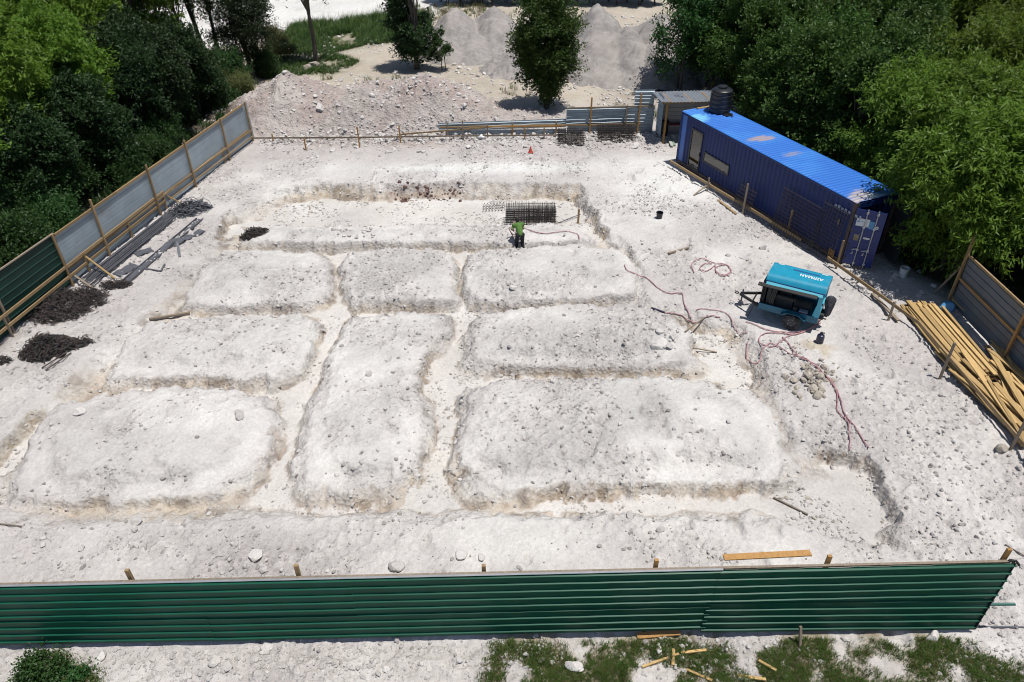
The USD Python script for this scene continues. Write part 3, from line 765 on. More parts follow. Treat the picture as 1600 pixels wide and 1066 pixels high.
for (px, py, tx, ty, m) in ((108, 446, 48, 376, "wood"), (172, 400, 141, 312, "wood"), (245, 336, 214, 258, "wood"), (302, 292, 276, 219, "wood"), (352, 250, 337, 190, "wood"), (393, 221, 380, 162, "wood"), (20, 520, -40, 440, "wood_grey")):
    s = left_s(px, py)
    hh = min(max(height_over(lB + ldir * s, (tx, ty)), 2.4), 3.1)
    lean = {108: 0.0, 393: -0.05}.get(px, 0.02)
    lt.part("post", MB().bar((s, -0.12, -0.2), (s + lean, -0.12, hh), 0.09, 0.07, (1, 0, 0)), m)


def batter(name, label, pts, zr, stakes, mats, braces=(), below=None, w=0.032, h=0.10):
    """A profile board: horizontal boards nailed to stakes. pts: ground points along the line."""
    base = pts[0]
    t = Thing(name, label, "profile board", base, 0.0)
    for a, b in zip(pts[:-1], pts[1:]):
        za, zb_ = zr
        d = (b - a) / np.linalg.norm(b - a)
        t.part("board", MB().bar(a + UP * (za - 0.02 * 0), b + UP * (zb_), w, h, np.cross(d, UP)), mats[0], world=True)
        if below:
            t.part("lower_board", MB().bar(a + UP * below, b + UP * below, w, h, np.cross(d, UP)), mats[1], world=True)
    for p, hh, m in stakes:
        p = np.asarray(p, float)
        q = p.copy(); q[2] = zg(p[0], p[1])
        t.part("stake", MB().bar(q - UP * 0.15, q + UP * hh, 0.075, 0.06, (1, 0, 0)), m, world=True)
    for p, q, m in braces:
        t.part("brace", MB().bar(p, q, 0.08, 0.035), m, world=True)
    return t


# left profile board, just inside the fence
bl = [on(-40, 590), on(103, 445), on(262, 331)]
blh = 0.86
stk = []
for (px, py) in ((20, 526), (54, 470), (104, 440), (141, 425), (207, 371), (261, 327)):
    stk.append((G(px, py), 0.95, "wood" if px > 90 else "wood_grey"))
br = [(G(106, 436) + UP * 0.55, on(146, 452, 0.06), "wood_grey"), (G(139, 422) + UP * 0.78, on(180, 437, 0.06), "lumber"), (G(258, 324) + UP * 0.8, on(288, 321, 0.05), "lumber")]
P0, P1, P2 = G(-40, 575), G(141, 425), G(263, 326)
batter("profile_board", "two long boards on short stakes beside the left fence and rebar", [P0, P1, P2], (0.90, 0.90), stk, ("wood", "wood"), br, below=0.45, w=0.045, h=0.12)
P3, P4 = G(268, 322), G(397, 222)
batter("profile_board", "thin rail on stakes near the far left fence corner", [P3, P4], (0.78, 0.72), [(G(303, 292), .9, "wood"), (G(352, 254), .9, "wood")], ("wood", "wood"), [], below=0.35, h=0.07)

# back profile board in front of the spoil heap
pts = [G(395, 224), G(560, 223), G(690, 221), G(880, 219)]
stk = [(G(428, 225), 0.55, "wood"), (G(478, 233), 0.8, "wood_orange"), (G(562, 230), 1.25, "wood_orange"), (G(626, 224), 1.05, "wood_orange"), (G(724, 220), 1.15, "wood_grey"), (G(762, 219), .9, "wood_grey"), (G(820, 219), .8, "wood_orange"), (G(850, 219), .7, "wood")]
bt = batter("profile_board", "long thin board on stakes in front of the rubble heap at the back", pts, (0.32, 0.32), stk, ("wood_grey", "wood"), [], w=0.03, h=0.09)
bt.part("sloping_board", MB().bar(G(626, 221) + UP * 0.42, G(760, 219) + UP * 0.78, 0.03, 0.09), "wood", world=True)
bt.part("sloping_board", MB().bar(G(760, 219) + UP * 0.80, G(880, 218) + UP * 0.82, 0.03, 0.08), "wood_orange", world=True)

# ------------------------------------------------------------------ back fence: low grey sheets behind the board
zA, zB, zC = G(686, 214), G(886, 211), G(1024, 209)
bd = (zC - zA) / np.linalg.norm(zC - zA)
ba = math.atan2(bd[1], bd[0])
bk = Thing("corrugated_fence", "low patched fence of grey sheets at the back right corner", "fence", zA, ba)
Lb = float((zC - zA) @ bd)
bs_ = lambda px: float((G(px, 212) - zA) @ bd)
bk.part("sheet", corrugated((0.0, 0, 0.35), (1, 0, 0.02), UP, bs_(884), 0.50, pitch=0.16, rib=0.03, ribw=0.07, nx=20, normal=(0, -1, 0), wave=.01, seed=71), "grey_sheet")
bk.part("sheet", corrugated((0.4, 0.03, 0.02), (1, 0, 0.0), UP, bs_(884) - 0.4, 0.36, pitch=0.16, rib=0.03, ribw=0.07, nx=20, normal=(0, -1, 0), wave=.01, seed=72), "grey_sheet")
bk.part("sheet", corrugated((bs_(884), -0.02, 0.62), (1, 0, 0.012), UP, bs_(978) - bs_(884), 1.02, pitch=0.2, rib=0.03, ribw=0.07, nx=20, normal=(0, -1, 0), wave=.01, seed=73), "grey_sheet")
bk.part("sheet", corrugated((bs_(884) + .1, 0.03, 0.05), (1, 0, 0), UP, bs_(1020) - bs_(884) - .1, 0.66, pitch=0.2, rib=0.03, ribw=0.07, nx=20, normal=(0, -1, 0), wave=.01, seed=74), "grey_sheet")
bk.part("sheet", corrugated((bs_(976), -0.03, 0.68), (1, 0, 0), UP, bs_(1020) - bs_(976), 1.06, pitch=0.2, rib=0.03, ribw=0.07, nx=12, normal=(0, -1, 0), wave=.01, seed=75), "grey_sheet")
bk.part("sheet", corrugated((bs_(988), 0.0, 1.62), (1, 0, 0), UP, bs_(1018) - bs_(988), 1.05, pitch=0.2, rib=0.03, ribw=0.07, nx=12, normal=(0, -1, 0), wave=.01, seed=76), "grey_sheet")
bk.part("rail", MB().bar((bs_(884), -0.08, 1.66), (bs_(1018), -0.08, 1.72), 0.05, 0.09, (0, 1, 0)), "wood_grey")
bk.part("rail", MB().bar((0.1, -0.08, 0.62), (bs_(884), -0.08, 0.66), 0.05, 0.08, (0, 1, 0)), "wood")
bk.part("rail", MB().bar((bs_(884), -0.09, 0.62), (bs_(1000), -0.09, 0.66), 0.05, 0.08, (0, 1, 0)), "wood")
for px, hh, m in ((921, 2.3, "wood_orange"), (976, 1.8, "wood_grey"), (996, 2.5, "wood_orange"), (700, 0.9, "wood_grey"), (800, 0.8, "wood_orange"), (868, 0.9, "wood")):
    bk.part("post", MB().bar((bs_(px), -0.14, -0.1), (bs_(px) + 0.03, -0.14, hh), 0.09, 0.06, (1, 0, 0)), m)

# ------------------------------------------------------------------ container office
CW, CH, CL = 2.44, 2.90, 12.54
yaw = 1.976
cd = np.array([math.cos(yaw), math.sin(yaw), 0])
cE = np.array([14.039, 27.894, 0.0]) - cd * 0.35
crot = math.atan2(-cd[1], -cd[0])
cF = cE + cd * CL
CB = 0.12
ct = Thing("shipping_container", "long blue steel container with bright blue roof used as site office", "shipping container", cF + UP * CB, crot)
HC = CH - CB


def c_local(p):
    v = np.asarray(p) - ct.base
    return rz(v, -crot)


def side_hit(px, py, y0=0.0):
    """Where the sight line through a pixel meets the plane local y = y0: local x, z."""
    o, d = c_local(np.array([0, 0, CAMH])), rz(ray(px, py), -crot)
    t = (y0 - o[1]) / d[1]
    p = o + t * d
    return p[0], p[2]


# side wall in trapezoid corrugation, left out where the door and window are
def wall_profile(x0, x1, z0, z1, yout, out=-1, pitch=0.278, deep=0.036):
    xs, off = [x0], [0.0]
    x = x0 + 0.05
    while x + pitch * 0.5 < x1:
        for dx, o in ((0, 0), (0.07, deep), (0.14, deep), (0.205, 0)):
            if x + dx < x1:
                xs.append(x + dx); off.append(o)
        x += pitch
    xs.append(x1); off.append(0.0)
    P = np.array([[(a, yout - out * b * 1.0, z) for z in (z0, z1)] for a, b in zip(xs, off)])
    m = MB().grid(P)
    v, f = m.v[0], m.f[0]
    m.add(v + [0, -out * 0.004, 0], f[:, ::-1])
    return m


dx0, dzt = side_hit(1080, 207); dx0b, dzb = side_hit(1073, 268); dx1, _ = side_hit(1095, 213); dx1b, _ = side_hit(1090, 275)
DX0, DX1, DZ0, DZ1 = min(dx0, dx0b), max(dx1, dx1b), 0.16, 2.25
wx0, wz1 = side_hit(1100, 237); wx1, wz1b = side_hit(1140, 259); _, wz0 = side_hit(1100, 254); _, wz0b = side_hit(1138, 275)
WX0, WX1, WZ0, WZ1 = wx0, wx1, (wz0 + wz0b) / 2, (wz1 + wz1b) / 2
DX1 = min(DX1, WX0 - 0.10)
print("container door", DX0, DX1, dzb, dzt, "window", WX0, WX1, WZ0, WZ1)
b0, b1 = 0.16, HC - 0.10
sides = MB()
for x0, x1, z0, z1 in ((0.55, DX0, b0, b1), (DX0, DX1, DZ1, b1), (DX1, WX0, b0, b1), (WX0, WX1, b0, WZ0), (WX0, WX1, WZ1, b1), (WX1, CL - 0.12, b0, b1)):
    sides.put(wall_profile(x0, x1, z0, z1, 0.02))
ct.part("side_wall", sides, "navy")
ct.part("pale_panel", MB().box(0.10, 0.55, 0.018, 0.03, b0, b1), "light_blue", label="light blue panel at the far end of the side wall")
ct.part("far_side_wall", wall_profile(0.1, CL - 0.1, b0, b1, CW - 0.02, out=1), "navy")
ct.part("end_wall", MB().box(0.02, 0.05, 0.05, CW - 0.05, b0, b1), "navy")
for y in (0.0, CW - 0.06):
    ct.part("top_rail", MB().box(0.08, CL - 0.08, y, y + 0.06, HC - 0.10, HC - 0.005), "navy")
    ct.part("bottom_rail", MB().box(0.08, CL - 0.08, y, y + 0.06, 0.0, 0.16), "rust_frame")
for x in (0.0, CL - 0.16):
    for y in (0.0, CW - 0.16):
        ct.part("corner_post", MB().box(x, x + 0.16, y - 0.003, y + 0.163, 0.0, HC), "rust_frame" if x > 1 else "navy")
ct.part("floor", MB().box(0.1, CL - 0.1, 0.07, CW - 0.07, 0.10, 0.15), "wood_grey")
ct.part("door_header", MB().box(CL - 0.15, CL - 0.01, 0.16, CW - 0.16, HC - 0.26, HC - 0.02), "navy")
ct.part("door_sill", MB().box(CL - 0.15, CL - 0.01, 0.16, CW - 0.16, 0.0, 0.15), "rust_frame")
# roof: cross-wise corrugation, faded and rusty in patches
nxr = 350
xr = np.linspace(0.02, CL - 0.02, nxr); yr = np.linspace(0.01, CW - 0.01, 34)
XR, YR = np.meshgrid(xr, yr, indexing="ij")
tri = np.abs(((XR / 0.209) % 1.0) - 0.5) * 2
ZR = HC + 0.006 + 0.042 * np.clip((tri - 0.25) * 2, 0, 1) * np.clip((YR - 0.05) / 0.06, 0, 1) * np.clip((CW - 0.05 - YR) / 0.06, 0, 1)
roofm = MB().grid(np.stack([XR, YR, ZR], -1))
nn = lambda s, k, o=3: meshkit.fbm(np.stack([XR * s, YR * s * 0.6, XR * 0 + k], -1), o, k)
pc = np.broadcast_to(np.array((0.018, 0.125, 0.46)), XR.shape + (3,)).copy()
pc = lerp(pc, (0.032, 0.18, 0.52), np.clip((nn(0.8, 3) - 0.45) * 3, 0, 0.7))
pc = lerp(pc, (0.012, 0.075, 0.30), np.clip(1 - tri * 3.2, 0, 1) * 0.75)  # grooves coloured darker as painted shade so the ribs show


def roof_xy(px, py):
    o, d = c_local(np.array([0, 0, CAMH])), rz(ray(px, py), -crot)
    t = (HC - o[2]) / d[2]
    p = o + t * d
    return p[0], p[1]


for (px, py, rx, ry, tone, amt) in ((1189, 218, 0.36, 0.75, (0.36, 0.255, 0.17), 0.9), (1238, 242, 0.30, 0.75, (0.28, 0.22, 0.18), 0.6), (1345, 306, 0.55, 0.85, (0.40, 0.34, 0.25), 0.9), (1372, 306, 0.3, 0.6, (0.36, 0.45, 0.47), 0.85), (1090, 187, 0.75, 0.8, (0.16, 0.46, 0.62), 0.9), (1083, 190, 0.2, 0.4, (0.42, 0.42, 0.33), 0.8), (1340, 316, 0.30, 0.5, (0.42, 0.36, 0.32), 0.9)):
    cx, cy = roof_xy(px, py)
    q = 1 - np.sqrt(((XR - cx) / rx) ** 2 + ((YR - cy) / ry) ** 2) + 0.9 * (nn(2.2, 5) - 0.5) + 0.5 * (nn(9.0, 6, 2) - 0.5)
    pc = lerp(pc, tone, np.clip(q * 2.2, 0, 1) * amt * np.clip(0.35 + tri * 0.8, 0, 1))
rp = ct.part("roof", roofm, "roof_paint", smooth=True)
UsdGeom.PrimvarsAPI(stage.GetPrimAtPath(rp)).CreatePrimvar("paint", Sdf.ValueTypeNames.Color3fArray, "vertex").Set(Vt.Vec3fArray.FromNumpy(pc.reshape(-1, 3).astype(np.float32)))
# glazed side door and long window
dp = ct.part("side_door", MB().box(DX0 + 0.02, DX0 + 0.10, -0.012, 0.05, DZ0, DZ1).box(DX1 - 0.10, DX1 - 0.02, -0.012, 0.05, DZ0, DZ1).box(DX0 + 0.10, DX1 - 0.10, -0.012, 0.05, DZ1 - 0.10, DZ1).box(DX0 + 0.10, DX1 - 0.10, -0.012, 0.05, DZ0, DZ0 + 0.08), "frame_dark")
ct.part("pane", MB().box(DX0 + 0.10, DX1 - 0.10, 0.015, 0.021, DZ0 + 0.08, DZ1 - 0.10), "glass", parent=dp)
ct.part("handle", MB().box(DX1 - 0.09, DX1 - 0.05, -0.05, -0.012, 1.0, 1.2), "black", parent=dp)
ct.part("blind", MB().box(DX0 + 0.02, DX1 - 0.02, 0.10, 0.11, DZ0, DZ1), "blind", parent=dp)
wp = ct.part("window", MB().box(WX0, WX1, -0.014, 0.045, WZ1 - 0.06, WZ1).box(WX0, WX1, -0.014, 0.045, WZ0, WZ0 + 0.06).box(WX0, WX0 + 0.06, -0.014, 0.045, WZ0 + 0.06, WZ1 - 0.06).box(WX1 - 0.06, WX1, -0.014, 0.045, WZ0 + 0.06, WZ1 - 0.06), "frame_dark")
ct.part("pane", MB().box(WX0 + 0.06, WX1 - 0.06, 0.012, 0.018, WZ0 + 0.06, WZ1 - 0.06), "glass", parent=wp)
ct.part("blind", MB().box(WX0, WX1, 0.10, 0.11, WZ0, WZ1), "blind", parent=wp)
# cargo doors, the left one ajar, the right one swung wide open
def leaf(hinge_y, ang, wide, mir):
    """Door leaf as local boxes in its own plane, then turned about its hinge; returns a function that places a mesh."""
    c, s = math.cos(ang), math.sin(ang)

    def place(m):
        v = as_mesh(m).vertices
        return trimesh.Trimesh(np.stack([CL + v[:, 0] * c - v[:, 1] * s * mir, hinge_y + v[:, 0] * s * mir + v[:, 1] * c, v[:, 2]], 1) if False else
                               np.stack([CL + v[:, 1] * math.sin(ang) + v[:, 0] * math.cos(ang), hinge_y + mir * (v[:, 1] * math.cos(ang) - v[:, 0] * math.sin(ang)), v[:, 2]], 1), as_mesh(m).faces if mir > 0 else as_mesh(m).faces[:, ::-1], process=False)
    return place


dw, dh0, dh1 = 1.17, 0.06, HC - 0.20
for (hy, ang, mir, m, lab) in ((0.05, math.radians(50), 1, "navy_door", "left cargo door standing ajar"), (CW - 0.05, math.radians(68), -1, "leaf_inside_shade", "right cargo door swung wide open")):
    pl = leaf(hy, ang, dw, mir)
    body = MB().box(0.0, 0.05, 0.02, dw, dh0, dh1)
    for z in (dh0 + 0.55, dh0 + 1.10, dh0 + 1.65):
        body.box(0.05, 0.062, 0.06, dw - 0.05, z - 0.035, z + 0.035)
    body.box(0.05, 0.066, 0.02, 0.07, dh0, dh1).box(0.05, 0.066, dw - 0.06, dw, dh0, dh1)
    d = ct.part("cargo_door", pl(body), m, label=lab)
    for y in (0.46, 0.86):
        ct.part("lock_rod", pl(MB().tube([(0.10, y, dh0 - 0.04), (0.10, y, dh1 + 0.06)], 0.022, 8)), "galv", parent=d, smooth=40)
        for z in (dh0 + 0.12, dh0 + 0.75, dh1 - 0.75, dh1 - 0.1):
            ct.part("rod_bracket", pl(MB().box(0.062, 0.125, y - 0.045, y + 0.045, z - 0.04, z + 0.04)), "galv", parent=d)
        ct.part("handle", pl(MB().bar((0.115, y - 0.22, dh0 + 0.72), (0.115, y + 0.02, dh0 + 0.80), 0.02, 0.03)), "galv", parent=d)
    for z in (0.35, 0.95, 1.6, 2.2):
        ct.part("hinge", pl(MB().box(0.05, 0.085, -0.01, 0.10, z - 0.04, z + 0.04)), "rust_frame", parent=d)
    if mir > 0:
        ct.part("sticker", pl(MB().box(0.067, 0.069, 0.12, 0.62, 1.86, 2.20)), "white_paint", parent=d, label="white sticker with faded dark marks")
        for (y, z, w_, h_) in ((0.15, 2.02, 0.09, 0.07), (0.27, 2.06, 0.12, 0.02), (0.40, 2.04, 0.14, 0.018)):
            ct.part("sticker_mark", pl(MB().box(0.0695, 0.071, y, y + w_, z, z + h_)), "decal_blue", parent=d)
        ct.part("blue_sticker", pl(MB().box(0.067, 0.069, 0.63, 0.82, 1.80, 2.14)), "decal_blue", parent=d)
        ring = trimesh.creation.annulus(0.025, 0.065, 0.004, sections=24)
        ring.apply_transform(trimesh.transformations.rotation_matrix(math.pi / 2, [0, 1, 0])); ring.apply_translation([0.069, 0.945, 1.90])
        ct.part("round_mark", pl(ring), "white_paint", parent=d)
        ct.part("tan_plate", pl(MB().box(0.067, 0.072, 0.18, 0.38, 1.20, 1.48)), "decal_tan", parent=d)
        ct.part("white_mark", pl(MB().box(0.067, 0.070, 0.55, 0.80, 1.32, 1.40)), "white_paint", parent=d)
        for y in (0.24, 0.66):
            ct.part("arrow_mark", pl(MB().add([[0.069, y, 0.55], [0.069, y + 0.09, 0.55], [0.069, y + 0.07, 0.72]], [[0, 1, 2], [0, 2, 1]])), "white_paint", parent=d)
# faded code on the side wall
tx, tz = side_hit(1304, 320)
for i in range(7):
    x = tx + i * 0.19
    ct.part("side_marking", MB().box(x, x + (0.13 if i != 5 else 0.07), 0.010, 0.0135, tz - 0.055, tz + 0.055 + 0.03 * (i % 2)), "faded_white")
ct.part("side_marking", MB().box(tx + 1.38, tx + 1.46, 0.010, 0.0135, tz - 0.14, tz + 0.10), "faded_white")
hx, hz = side_hit(1298, 398)
ct.part("orange_sticker", MB().box(hx - 0.16, hx + 0.16, -0.004, 0.0, hz - 0.28, hz + 0.24), "decal_orange")
hx, hz = side_hit(1310, 347)
ct.part("tan_plate", MB().box(hx - 0.05, hx + 0.05, 0.0, 0.004, hz - 0.12, hz + 0.12), "decal_tan")
for i, x in enumerate((0.3, 4.2, 8.1, CL - 0.5)):
    single("timber_bearer", ["timber bearer under the far end of the container", "timber bearer under the container near its window", "timber bearer under the middle of the container", "timber bearer under the door end of the container"][i], "timber",
           MB().bar(cF - cd * x + np.cross(cd, UP) * -0.1 + UP * 0.04, cF - cd * x + np.cross(cd, UP) * 2.5 + UP * 0.04, 0.2, 0.16), "wood_grey")

# black ribbed water tank on the roof
tx_, ty_ = roof_xy(1127, 175)
tb = ct.base + rz(np.array([max(tx_, 0.75), min(max(ty_, 1.25), 1.7), HC + 0.035]), crot)
th = min(height_over(tb * [1, 1, 0], (1130, 137)) - tb[2], 1.5)
wt = Thing("water_tank", "black ribbed plastic water tank standing on the container roof", "water tank", tb)
R_ = 0.57
prof = [(0, 0), (R_ * 0.9, 0), (R_ * 0.94, 0.04)]
for i in range(4):
    z = 0.06 + i * 0.235
    prof += [(R_ * 0.96, z), (R_ * 1.0, z + 0.03), (R_ * 1.0, z + 0.17), (R_ * 0.955, z + 0.205)]
prof += [(R_ * 1.0, 1.06), (R_ * 0.95, 1.16), (R_ * 0.78, 1.23), (R_ * 0.36, 1.27), (R_ * 0.36, 1.30), (0, 1.30)]
wt.part("body", MB().lathe(prof, 40), "black_plastic", smooth=35)
wt.part("lid", MB().lathe([(0, 1.302), (R_ * 0.42, 1.302), (R_ * 0.42, 1.355), (R_ * 0.3, 1.385), (0, 1.39)], 28), "black_plastic", smooth=35)
wt.part("outlet_pipe", MB().tube([(0.3, -0.62, 0.12), (0.45, -0.8, 0.10), (0.5, -0.95, 0.03)], 0.025, 8), "black", smooth=40)
lx, ly = roof_xy(1137, 181)
single("tank_lid", "small black lid lying on the roof beside the water tank", "lid", MB().lathe([(0, 0.03), (0.25, 0.03), (0.26, 0.09), (0.2, 0.11), (0, 0.11)], 24, ct.base + rz(np.array([lx, ly, HC]), crot)), "black_plastic", smooth=35)
px_, py_ = roof_xy(1112, 172)
single("roof_plank", "weathered plank lying on the far end of the container roof", "plank", MB().bar(ct.base + rz(np.array([0.12, 0.9, HC + 0.06]), crot), ct.base + rz(np.array([0.14, 2.4, HC + 0.06]), crot), 0.16, 0.05), "wood")

# ------------------------------------------------------------------ shed with a sloping ribbed roof beside the container
s0 = G(1017, 205); s1 = G(1048, 238)
sd_ = np.array([0.93, 0.30, 0]); sd_ = (cd * 0 + np.array([cd[1], -cd[0], 0])) * 1.0
sh_base = G(1036, 224); sh_base[2] = 0
sxv, syv = np.array([1.0, 0.03, 0]), np.array([-0.12, 1.0, 0])
sxv /= np.linalg.norm(sxv); syv /= np.linalg.norm(syv)
st = Thing("lean_to_shed", "small open shed with grey ribbed roof left of the container", "shed", sh_base)
fr = G(1038, 236); SW, SD = 3.0, 1.3
fz, bz = 2.52, 2.52
q = lambda a, b, z: sxv * a + syv * b + UP * z
st.part("roof", corrugated(q(-0.45, -0.35, fz), syv + UP * (bz - fz) / SD, sxv, SD + 0.7, SW + 0.5, pitch=0.2, rib=0.035, normal=UP, sine=True, nx=8, wave=0.012, seed=5), "shed_roof", smooth=50)
st.part("back_wall", corrugated(q(-0.1, SD, 0.05), sxv, UP, SW, bz - 0.12, pitch=0.25, rib=0.02, normal=-syv, nx=4), "shed_wall")
st.part("side_wall", corrugated(q(-0.15, SD - 0.1, 0.35), -syv, UP, 1.0, fz - 0.25, pitch=0.25, rib=0.02, normal=sxv, nx=4), "grey_sheet")
st.part("side_wall", corrugated(q(SW - 0.02, SD, 0.05), -syv, UP, SD, fz - 0.1, pitch=0.25, rib=0.02, normal=-sxv, nx=4), "shed_wall")
st.part("beam", MB().bar(q(-0.3, -0.02, fz - 0.10), q(SW, -0.02, fz - 0.06), 0.07, 0.16, syv), "wood")
for a in (0.1, 1.3, 2.4):
    st.part("rafter", MB().bar(q(a, -0.3, fz - 0.02), q(a, SD, bz - 0.02), 0.06, 0.1, sxv), "wood_orange")
for a, b, m in ((0.0, 0.0, "wood_orange"), (SW - 0.1, 0.0, "wood"), (-0.05, SD - 0.1, "wood_grey")):
    st.part("post", MB().bar(q(a, b, -0.2), q(a, b, fz), 0.10, 0.09, sxv), m)
st.part("shelf", MB().bar(q(0.6, 1.2, 0.75), q(2.9, 1.2, 0.75), 0.6, 0.04, syv), "crate_red")
single("stored_barrel", "dark barrel in the shadow inside the shed", "barrel", MB().lathe([(0, 0), (0.29, 0), (0.3, 0.3), (0.29, 0.6), (0.3, 0.88), (0.27, 0.9), (0, 0.9)], 20, sh_base + q(0.3, 1.2, 0.05)), "black_plastic", smooth=35)
single("stored_bag", "dark blue bag standing on the shed shelf", "bag", MB().put(rock(4, 0.32, 1.3)).mesh().apply_translation(sh_base + q(1.6, 1.2, 1.1)), "jug", smooth=60)
single("bench_plank", "pale painted plank on the ground under the shed roof", "plank", MB().bar(on(1043, 218, .1), on(1050, 231, .1), 0.16, 0.05), "plank_pale")
single("bench_plank", "second green plank on the ground beside the container's far end", "plank", MB().bar(on(1046, 217, .07), on(1054, 229, .07), 0.14, 0.05), "plank_green")

# ------------------------------------------------------------------ profile board along the container and the lumber
R0, R1 = G(1046, 261), G(1250, 384)
stk = [(G(1105, 299), 0.75, "wood_grey"), (G(1160, 334), 1.55, "wood_grey"), (G(1229, 370), 1.35, "wood")]
batter("profile_board", "weathered boards on stakes along the foot of the blue container", [R0, G(1150, 324), R1], (0.34, 0.30), stk, ("wood", "wood"), [(G(1108, 297) + UP * 0.4, on(1084, 306, .04), "wood_grey")], h=0.14, w=0.06)
R2, R3, R4 = G(1290, 414), G(1430, 515), G(1625, 745)
stk = [(G(1306, 420), 1.35, "wood"), (G(1388, 500), 0.85, "wood_grey"), (G(1469, 590), 1.55, "wood_grey"), (G(1579, 702), 1.3, "wood_grey")]
batter("profile_board", "brown boards on stakes beside the yellow lumber pile", [R2, R3, R4], (0.36, 0.34), stk, ("wood", "wood"), [], h=0.13, w=0.055)
single("leaning_plank", "dark plank lying beside the brown boards near the container doors", "plank", MB().bar(on(1362, 462, .1), on(1402, 505, .12), 0.13, 0.06), "wood_grey")
single("fallen_board", "long board fallen against the foot of the container boards", "board", MB().bar(on(1122, 314, .06), on(1150, 336, .06), 0.12, 0.03), "wood")

# welded wire mesh leaning on the container
def mesh_panel(label, c0, c1, z0, z1, yb, yt, sx_, sz_, group=None):
    t = Thing("wire_mesh_panel", label, "wire mesh", ct.base + rz(np.array([c0, yb, 0]), crot), crot)
    n1, n2 = int((c1 - c0) / sx_), int((z1 - z0) / sz_)
    yy = lambda z: (yt - yb) * (z - z0) / (z1 - z0)
    r = 0.011
    for i in range(n1 + 1):
        x = i * sx_
        t.part("wire", MB().bar((x, yy(z0), z0), (x, yy(z1), z1), r * 1.6, r * 1.6), "rebar")
    for j in range(n2 + 1):
        z = z0 + j * sz_
        t.part("cross_wire", MB().bar((-0.05, yy(z) - 0.02, z), (n1 * sx_ + 0.05, yy(z) - 0.02, z), r * 1.6, r * 1.6), "rebar")


for lab, a, b, z1, yb, yt, dz in (("rusty wire mesh panel leaning on the middle of the container side", (1148, 330), (1172, 345), 1.15, -0.55, -0.25, 0.17), ("wide wire mesh panel leaning on the container between two stakes", (1205, 365), (1266, 400), 1.95, -0.5, -0.14, 0.16), ("tall wire mesh panel leaning near the container's door end", (1262, 396), (1296, 416), 2.35, -0.40, -0.10, 0.16)):
    a0, _ = side_hit(*a, -0.4); b0_, _ = side_hit(*b, -0.4)
    mesh_panel(lab, a0, b0_, 0.0, z1, yb, yt, 0.16, dz)

# ------------------------------------------------------------------ grey fence at the right edge behind the lumber
qA, qB = G(1485, 475), G(1640, 640)
qd = (qB - qA) / np.linalg.norm(qB - qA)
Lq = float(np.linalg.norm(qB - qA))
qt = Thing("corrugated_fence", "grey ribbed metal fence beside the yellow lumber on the right", "fence", qA, math.atan2(qd[1], qd[0]))
hq = 2.2
for row in (0, 1):
    for a, b in ((0, Lq * 0.42), (Lq * 0.42, Lq + 3)):
        qt.part("sheet", corrugated((a, -0.012 * row - 0.006 * (a > 0), 0.05 + row * 1.08), (1, 0, 0), UP, b - a + 0.06, 1.12, pitch=0.27, rib=0.026, ribw=0.06, wave=0.008, seed=int(90 + row + a), nx=24, normal=(0, -1, 0)), "grey_sheet_shade")
qt.part("top_rail", MB().bar((0, -0.05, hq), (Lq + 3, -0.05, hq), 0.06, 0.09, (0, 1, 0)), "wood")
qt.part("middle_rail", MB().bar((0, -0.06, 1.2), (Lq + 3, -0.06, 1.2), 0.05, 0.09, (0, 1, 0)), "wood_orange")
qt.part("post", MB().bar((-0.06, -0.1, -0.2), (0.0, -0.1, 3.1), 0.10, 0.08, (1, 0, 0)), "wood")
qt.part("post", MB().bar((Lq * 0.6, -0.12, -0.2), (Lq * 0.6 + 0.02, -0.12, 2.35), 0.10, 0.08, (1, 0, 0)), "wood_orange")
qt.part("post", MB().bar((Lq + 1.5, -0.12, -0.2), (Lq + 1.5, -0.12, 2.5), 0.10, 0.08, (1, 0, 0)), "wood")
qt.part("brace", MB().bar((-0.75, -0.3, 0.0), (-0.06, -0.12, 1.7), 0.09, 0.05), "wood_grey")
# ------------------------------------------------------------------ trailer compressor
gz = zg(*G(1231, 512)[:2])
k0, k1 = G(1184, 481, gz + 0.48), G(1276, 506, gz + 0.48)
kd = (k1 - k0); kd[2] = 0
KL = float(np.linalg.norm(kd)); kd /= KL
kt = Thing("trailer_compressor", "turquoise trailer air compressor with open engine bay on two wheels", "air compressor", [k0[0], k0[1], gz], math.atan2(kd[1], kd[0]))
KW, zb_, zt_, zh = 1.25, 0.46, 1.68, 2.0
# local x: tow bar end 0 .. rear KL; y: 0 is the open side facing the camera, KW the far side
kt.part("chassis", MB().box(0, KL, 0.0, 0.05, zb_, zb_ + 0.26).box(0, KL, KW - 0.05, KW, zb_, zb_ + 0.26).box(0, 0.05, 0.05, KW - 0.05, zb_, zb_ + 0.26).box(KL - 0.05, KL, 0.05, KW - 0.05, zb_, zb_ + 0.26).box(0.05, KL - 0.05, 0.05, KW - 0.05, zb_ + 0.02, zb_ + 0.06), "teal_dark")
kt.part("rear_frame", MB().box(KL - 0.16, KL, 0.0, 0.06, zb_ + 0.26, zt_).box(KL - 0.06, KL, 0.06, KW, zb_ + 0.26, zb_ + 0.5).box(KL - 0.16, KL, KW - 0.06, KW, zb_ + 0.26, zt_), "teal_light")
kt.part("front_panel", MB().box(0.0, 0.05, 0.05, KW, zb_ + 0.26, zt_), "black")
kt.part("far_panel", MB().box(0.05, KL - 0.16, KW - 0.05, KW, zb_ + 0.26, zt_), "teal")
